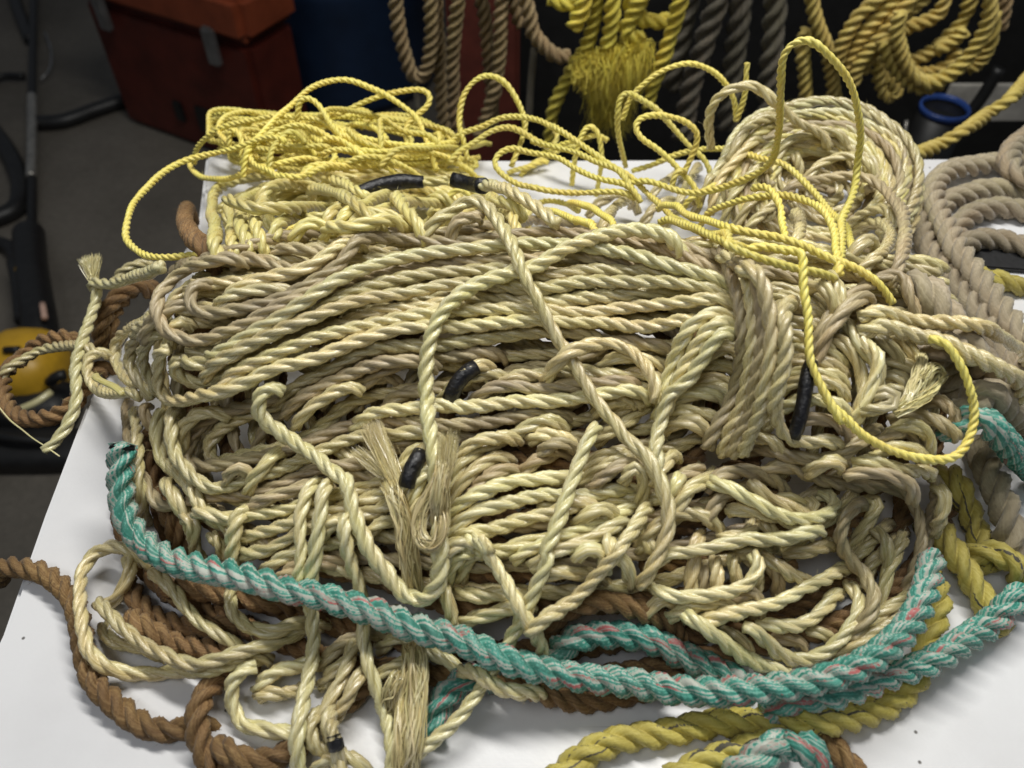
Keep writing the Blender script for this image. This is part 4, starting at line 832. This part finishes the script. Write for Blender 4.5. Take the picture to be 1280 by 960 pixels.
# ================================================================ BACKGROUND
FLZ = -.75
def rough_floor():
    m, nt, n, l, b = nmat('stained concrete'); tc = n.new('ShaderNodeTexCoord')
    a = noise(n, l, tc.outputs['Object'], 2.2, 6, .6); r = ramp(n, [(.3, (.07, .062, .05)), (.7, (.145, .13, .108))]); l.new(a, r.inputs[0])
    g = noise(n, l, tc.outputs['Object'], 90, 3, .7); c = mixc(n, l, .35, r.outputs[0], g, 'OVERLAY')
    l.new(c, b.inputs['Base Color']); b.inputs['Roughness'].default_value = .75
    bp = n.new('ShaderNodeBump'); bp.inputs['Strength'].default_value = .3; bp.inputs['Distance'].default_value = .003; l.new(g, bp.inputs['Height']); l.new(bp.outputs[0], b.inputs['Normal'])
    return m
bm = bmesh.new(); bmesh.ops.create_grid(bm, x_segments=8, y_segments=8, size=7); bmesh.ops.translate(bm, vec=(0, 2, FLZ), verts=bm.verts)
me = bpy.data.meshes.new('floor'); bm.to_mesh(me); bm.free(); tag(link('floor', me, rough_floor()), 'stained grey concrete floor', None, None, 'structure')
BLK = plain('black plastic', (.012, .012, .012), .45, 0, .3, 40); STEEL = plain('worn steel', (.42, .40, .36), .42, .75, .35, 60)
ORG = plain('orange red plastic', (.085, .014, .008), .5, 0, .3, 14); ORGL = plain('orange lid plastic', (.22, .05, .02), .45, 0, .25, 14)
BLU = plain('blue drum plastic', (.012, .03, .075), .5, 0, .25, 9); YLW = plain('yellow tool plastic', (.62, .36, .025), .4, 0, .15, 40)
def lathe(mb, cx, cy, prof_, n=40):
    a = np.linspace(0, 2 * math.pi, n, endpoint=False); V = []
    for r, z in prof_: V.append(np.stack([cx + r * np.cos(a), cy + r * np.sin(a), np.full(n, z)], 1))
    m = len(prof_); V = np.vstack(V); i = np.arange(m - 1)[:, None] * n; j = np.arange(n)[None]
    mb.add(V, np.stack([i + j, i + (j + 1) % n, i + n + (j + 1) % n, i + n + j], 2).reshape(-1, 4))
def tube(mb, P, r, n=14):
    P = resample(spline(np.array(P), .01), .008); T, N, B = frames(P); a = np.linspace(0, 2 * math.pi, n, endpoint=False)
    V = P[:, None] + r * (np.cos(a)[None, :, None] * N[:, None] + np.sin(a)[None, :, None] * B[:, None]); V = V.reshape(-1, 3); k = len(P)
    i = np.arange(k - 1)[:, None] * n; j = np.arange(n)[None]
    q = np.stack([i + j, i + (j + 1) % n, i + n + (j + 1) % n, i + n + j], 2).reshape(-1, 4)
    jj = np.arange(n); t0 = np.stack([np.full(n, k * n), (jj + 1) % n, jj], 1); t1 = np.stack([np.full(n, k * n + 1), (k - 1) * n + jj, (k - 1) * n + (jj + 1) % n], 1)
    mb.add(np.vstack([V, P[0], P[-1]]), q, np.vstack([t0, t1]))
def tubeobj(name, P, r, mat, parent=None):
    mb = MB(); tube(mb, P, r); return link(name, mb.mesh(name), mat, parent)
# tool box
A0 = np.array([-1.05, 2.09]); A1 = np.array([-.59, 1.83]); dv = A1 - A0; W_ = np.linalg.norm(dv); ang = math.atan2(dv[1], dv[0]); nv = np.array([-dv[1], dv[0]]) / W_
cen = (A0 + A1) / 2 + nv * .08
tb = thing('tool_box', 'orange red plastic tool box with grey latches on the floor beyond the table', 'tool box', (cen[0], cen[1], FLZ))
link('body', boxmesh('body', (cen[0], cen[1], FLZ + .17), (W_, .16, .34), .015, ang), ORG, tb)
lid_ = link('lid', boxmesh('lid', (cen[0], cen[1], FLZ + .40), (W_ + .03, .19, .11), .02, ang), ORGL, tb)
for u in (.17, .83):
    p = A0 + dv * u - nv * .022
    link('latch', boxmesh('latch', (p[0], p[1], FLZ + .33), (.035, .02, .09), .006, ang), GREYM, lid_)
for u, z_, w_, h_ in ((.44, .10, .03, .055), (.60, .10, .045, .07), (.76, .085, .03, .04)):
    p = A0 + dv * u - nv * .003
    link('vent', boxmesh('vent', (p[0], p[1], FLZ + z_), (w_, .012, h_), .004, ang), BLK, tb)
dr = thing('plastic_drum', 'dark blue plastic drum in the shadow behind the tool box', 'drum', (-.47, 2.35, FLZ))
mb = MB(); lathe(mb, -.47, 2.35, [(.0, FLZ), (.24, FLZ), (.25, FLZ + .03), (.25, FLZ + .3), (.262, FLZ + .32), (.262, FLZ + .36), (.25, FLZ + .38), (.25, FLZ + .8), (.23, FLZ + .86), (0, FLZ + .86)])
link('body', mb.mesh('body'), BLU, dr)
mb = MB(); lathe(mb, -.47, 2.35, [(.232, FLZ + .855), (.255, FLZ + .86), (.255, FLZ + .9), (.22, FLZ + .905), (0, FLZ + .905)]); link('lid', mb.mesh('lid'), BLK, dr)
cb = thing('dark_backdrop', 'added black case standing behind the hanging ropes', 'case', (.6, 1.75, FLZ))
link('body', boxmesh('body', (.74, 1.75, FLZ + .36), (1.6, .6, .72), .02), BLK, cb); link('lid', boxmesh('lid', (.74, 1.75, FLZ + .765), (1.62, .62, .08), .02), BLK, cb)  # black box added so the space behind the hanging ropes goes dark
rp = thing('red_panel', 'dark red panel standing behind the hanging tan ropes', 'panel', (-.06, 1.3, FLZ))
link('board', boxmesh('board', (-.045, 1.32, -.3), (.115, .03, .9), .008), plain('dull red paint', (.10, .02, .012), .6), rp)
# string trimmer on the floor at left
st_ = thing('string_trimmer', 'yellow and black string trimmer lying on the floor at the left of the table', 'garden tool', tuple(onz(40, 460, FLZ)))
def fl(x, y, h=.03): return onz(x, y, FLZ + h)
tubeobj('shaft', [fl(43, -40), fl(41, 60), fl(40, 130), fl(40, 230), fl(40, 300)], .011, BLK, st_)
tubeobj('metal_sleeve', [fl(40, 120, .034), fl(40, 170, .034), fl(39, 221, .034)], .0125, STEEL, st_)
tubeobj('handle', [fl(36, 292, .05), fl(38, 330, .06), fl(44, 370, .07), fl(50, 410, .07), fl(50, 440, .06)], .034, BLK, st_)
tubeobj('trigger', [fl(24, 338, .08), fl(33, 341, .085), fl(36, 348, .08)], .011, YLW, st_)
tubeobj('guard', [fl(20, 330, .06), fl(26, 360, .07), fl(30, 400, .07)], .018, BLK, st_)
def blob(name, c, rad, mat, parent):
    bm = bmesh.new(); bmesh.ops.create_icosphere(bm, subdivisions=3, radius=1)
    for v in bm.verts:
        p = v.co; q = [math.copysign(abs(t) ** .72, t) for t in p]; v.co = Vector((c[0] + q[0] * rad[0], c[1] + q[1] * rad[1], c[2] + q[2] * rad[2]))
    me = bpy.data.meshes.new(name); bm.to_mesh(me); bm.free()
    for pl in me.polygons: pl.use_smooth = True
    return link(name, me, mat, parent)
blob('housing', fl(34, 462, .07), (.075, .075, .07), YLW, st_)
blob('motor_base', fl(38, 510, .03), (.09, .06, .05), BLK, st_)
tubeobj('badge', [fl(6, 438, .145), fl(24, 437, .148)], .007, BLK, st_)
tubeobj('hook', [fl(62, 478, .10), fl(72, 470, .12), fl(82, 468, .12)], .010, BLK, st_)
tubeobj('pale_cable', [fl(24, 512, .1), fl(45, 503, .11), fl(64, 490, .11)], .006, PALE, st_)
tubeobj('label_chip', [fl(53, 380, .115), fl(56, 398, .115)], .006, plain('pink card', (.55, .36, .28), .6), st_)
hs = tubeobj('hose', [fl(-30, 120, .02), fl(0, 96, .02), fl(30, 95, .02)], .010, BLK); tag(hs, 'short black hose lying left of the trimmer shaft', 'hose')
hs = tubeobj('hose', [fl(47, 154, .02), fl(80, 151, .02), fl(120, 137, .02), fl(160, 124, .02)], .020, BLK); tag(hs, 'thick black hose running from the trimmer shaft to the tool box', 'hose')
hs = tubeobj('metal_bar', [fl(8, -40, .02), fl(22, 10, .02), fl(38, 50, .02)], .018, BLK); tag(hs, 'black metal bar leaning down from the top left corner', 'bar')
hs = tubeobj('wire', [fl(56, 40, .02), fl(64, 65, .03), fl(60, 90, .03), fl(50, 100, .02)], .003, GREYM); tag(hs, 'thin bent grey wire beside the trimmer shaft', 'wire')
hs = tubeobj('cable', [fl(-20, 150, .02), fl(4, 180, .02), fl(20, 210, .02), fl(26, 240, .02), fl(18, 262, .02), fl(-10, 275, .02)], .022, BLK); tag(hs, 'thick black cable curving in from the left edge of the floor', 'cable')
hs = tubeobj('cable', [fl(-20, 300, .02), fl(10, 308, .02), fl(24, 330, .03), fl(40, 345, .03)], .016, BLK); tag(hs, 'black cable running into the trimmer handle', 'cable')
bag = thing('tool_bag', 'flat black tool bag lying under the left edge of the table', 'bag', tuple(fl(40, 560)))
blob('body', fl(25, 562, .02), (.17, .045, .03), BLK, bag); tubeobj('strap', [fl(-30, 540, .06), fl(20, 548, .07), fl(70, 552, .06)], .008, BLK, bag)
# hanging ropes
def hang(th, name, mat, r, lay, specs, hair=0):
    for s in specs: rope(th, name, s, mat, r, lay, st=False, hair=hair, sig=.002, win=.003)
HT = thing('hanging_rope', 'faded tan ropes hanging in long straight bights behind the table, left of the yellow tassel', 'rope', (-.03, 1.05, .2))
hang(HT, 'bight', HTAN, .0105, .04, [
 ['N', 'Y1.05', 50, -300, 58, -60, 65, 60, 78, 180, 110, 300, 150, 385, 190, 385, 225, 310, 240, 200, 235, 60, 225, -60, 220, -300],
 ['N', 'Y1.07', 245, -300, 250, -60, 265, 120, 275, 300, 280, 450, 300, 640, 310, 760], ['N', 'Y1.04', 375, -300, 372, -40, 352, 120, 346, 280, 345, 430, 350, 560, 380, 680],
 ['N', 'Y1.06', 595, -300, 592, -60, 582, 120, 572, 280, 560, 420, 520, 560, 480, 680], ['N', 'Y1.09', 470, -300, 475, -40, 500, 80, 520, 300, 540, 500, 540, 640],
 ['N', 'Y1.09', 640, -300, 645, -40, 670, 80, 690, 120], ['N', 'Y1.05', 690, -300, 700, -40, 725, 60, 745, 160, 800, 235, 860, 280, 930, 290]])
tubeobj('cord', [ony(520, 98, 1.05), ony(521, 120, 1.05), ony(522, 140, 1.05)], .004, HGREY, HT)
tubeobj('cord', [ony(668, 60, 1.06), ony(664, 100, 1.06), ony(661, 150, 1.06)], .005, HGREY, HT)
HY = thing('hanging_rope', 'lemon yellow rope with a fuzzy frayed tassel hanging behind the table', 'rope', (.13, 1.0, .2))
hang(HY, 'bight', LEMON, .010, .042, [
 ['N', 'Y.98', 1020, -300, 1000, -40, 985, 60, 960, 110, 945, 140], ['N', 'Y1.0', 1070, -300, 1065, -40, 1045, 120, 1000, 250, 945, 340, 890, 440, 845, 540, 825, 680, 820, 760],
 ['N', 'Y.99', 1145, -300, 1142, -40, 1140, 100, 1115, 240], ['N', 'Y.99', 1330, -100, 1230, 100, 1200, 150, 1240, 190, 1300, 180], ['c10', 'Y.98', 1300, -200, 1270, 0, 1225, 160, 1180, 280, 1145, 400],
 ['c10', 'Y.99', 780, -10, 860, 20, 920, -40], ['c10', 'Y1.0', 1060, -60, 1090, 40, 1150, 80, 1230, 80]])
mb = MB(); q0, q1 = ony(725, 78, .985), ony(806, 55, .985); q2, q3 = ony(725, 95, .98), ony(770, 165, .985)
def tend(u):
    z = nr.rand(); e = ony(718 + 84 * u * 1.0, 85 + 75 * (1 - abs(u - .55) * 1.5) * (.35 + .65 * z), .975)
    return e
fibres(mb, lambda u: q0 + (q1 - q0) * u, tend, 1500, .0007, .012, .005, .004, 6)
fibres(mb, lambda u: q0 + (q1 - q0) * (.15 + .85 * u), lambda u: ony(735 + 55 * nr.rand(), 120 + 50 * nr.rand(), .985), 900, .0008, .014, .006, .005, 6)
link('tassel', mb.mesh('tassel'), LEMON, HY)
HG = thing('hanging_rope', 'three thick dark grey ropes hanging straight down behind the table, right of the yellow tassel', 'rope', (.24, 1.1, .2))
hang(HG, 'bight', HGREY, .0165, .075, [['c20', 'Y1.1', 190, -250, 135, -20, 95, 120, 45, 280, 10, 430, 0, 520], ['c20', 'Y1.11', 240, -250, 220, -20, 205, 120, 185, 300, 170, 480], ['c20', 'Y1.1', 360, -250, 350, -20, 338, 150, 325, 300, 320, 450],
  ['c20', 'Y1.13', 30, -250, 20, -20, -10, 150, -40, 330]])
HO = thing('hanging_rope', 'golden yellow rope coil hanging in round loops at the top right', 'rope', (.5, 1.0, .2))
hang(HO, 'loop', GOLD, .0098, .036, [
 ['O', 'Y1.04', 900, -100, 860, 60, 780, 110, 690, 140], ['O', 'Y1.04', 1020, -60, 980, 90, 880, 205, 790, 275, 700, 310], ['O', 'Y1.03', 980, 150, 920, 210, 850, 250], ['O', 'Y1.03', 700, 360, 800, 370, 890, 330, 960, 250],
 ['O', 'Y1.02', 220, -300, 215, -20, 240, 100, 280, 200, 310, 330, 330, 500], ['O', 'Y1.03', 190, 150, 170, 250, 180, 350, 195, 500],
 ['O', 'Y1.0', 700, -300, 560, -20, 450, 80, 380, 200, 345, 310], ['O', 'Y1.0', 780, -300, 640, -20, 520, 120, 440, 240, 395, 340], ['O', 'Y.99', 850, -300, 720, -20, 620, 120, 520, 230, 450, 330, 430, 420],
 ['O', 'Y1.0', 900, -300, 790, -20, 690, 70, 600, 170, 510, 270, 470, 360], ['O', 'Y1.01', 560, 300, 565, 420, 600, 490, 645, 460, 600, 390], ['O', 'Y1.0', 1130, 60, 1110, 220, 1060, 320, 1000, 345],
 ['O', 'Y.98', 580, 200, 620, 320, 700, 400, 780, 445, 870, 420], ['O', 'Y.97', 660, 60, 645, 140, 655, 230, 685, 320, 740, 390, 820, 415, 900, 380, 980, 310, 1040, 230, 1090, 140, 1110, 40, 1100, -40, 1080, -300]])
hang(HO, 'end', HTAN, .012, .04, [['O', 'Y1.02', 1170, -200, 1175, 0, 1165, 80, 1145, 140]])
HL = thing('slack_rope', 'single tan and gold rope slanting up from the back table edge to the right', 'rope', (.5, .85, 0))
hang(HL, 'length', GOLD, .0085, .032, [['O', 'Y.80', 640, 795, 740, 770, 'Y.82', 860, 720, 980, 650, 'Y.86', 1100, 570, 1220, 480, 'Y.95', 1330, 360]])
# rail that carries the hanging ropes, above the view
rl = thing('hanging_rail', 'black pipe rail above the hanging ropes behind the table', 'rail', (.4, 1.05, .24))
tubeobj('pipe', [np.array([-.3, 1.05, .225]), np.array([.3, 1.05, .225]), np.array([.9, 1.05, .225])], .015, BLK, rl)
for x in (-.28, .88): tubeobj('hanger', [np.array([x, 1.05, .22]), np.array([x, 1.05, .5]), np.array([x, 1.05, .9])], .006, BLK, rl)
# blue rimmed jar, pale board, black bar
c = ony(1181, 135, 1.25); jr = thing('paint_can', 'dark round can with a blue rim at the right behind the table', 'can', (c[0], c[1], c[2] - .12))
mb = MB(); lathe(mb, c[0], c[1], [(0, c[2] - .3), (.038, c[2] - .3), (.038, c[2] - .006), (0, c[2] - .006)]); link('body', mb.mesh('body'), BLK, jr)
mb = MB(); lathe(mb, c[0], c[1], [(.0345, c[2] - .004), (.0345, c[2] + .002), (.037, c[2] + .005), (.0395, c[2] + .002), (.0395, c[2] - .006), (.0345, c[2] - .006)]); link('rim', mb.mesh('rim'), plain('blue paint', (.03, .07, .26), .25), jr)
c = ony(1240, 128, 1.36); bd = thing('cardboard_sheet', 'pale grey sheet propped behind the black bar at the right', 'sheet', (c[0], c[1], c[2]))
link('sheet', boxmesh('sheet', (c[0], c[1], c[2]), (.17, .008, .07), .002), plain('grey card', (.42, .40, .36), .7), bd)
hs = tubeobj('steel_bar', [ony(1205, 150, 1.3), ony(1225, 125, 1.3), ony(1250, 85, 1.3)], .010, BLK); tag(hs, 'black steel bar slanting in front of the pale grey sheet', 'bar')
hs = tubeobj('chain', [ony(1133, 150, 1.02), ony(1131, 168, 1.01), ony(1128, 190, 1.0)], .003, STEEL); tag(hs, 'short bright chain hanging beside the back tan coil', 'chain')

# ================================================================ LIGHT
w = bpy.data.worlds.new('World'); scn.world = w; w.use_nodes = True
w.node_tree.nodes['Background'].inputs[0].default_value = (.80, .88, 1, 1); w.node_tree.nodes['Background'].inputs[1].default_value = .08
def area(name, loc, tgt, sx, sy, power, col):
    ld = bpy.data.lights.new(name, 'AREA'); ld.shape = 'RECTANGLE'; ld.size = sx; ld.size_y = sy; ld.energy = power; ld.color = col
    o = bpy.data.objects.new(name, ld); COL.objects.link(o); o.location = loc
    o.rotation_euler = (Vector(tgt) - Vector(loc)).to_track_quat('-Z', 'Y').to_euler()
area('ceiling_and_fill_light', (.15, .78, 1.33), (0, .42, 0), 1.1, .14, 18.5, (1, .98, .93))
area('ceiling_and_fill_light', (-.5, -.2, 1.5), (0, .4, 0), 1.0, .4, 4.2, (.96, .98, 1))  # added fill from the front to soften shadows, no known lamp there
scn.view_settings.view_transform = 'Standard'; scn.view_settings.look = 'None'; scn.view_settings.exposure = .1; scn.view_settings.gamma = 1
scn.cycles.use_denoising = True
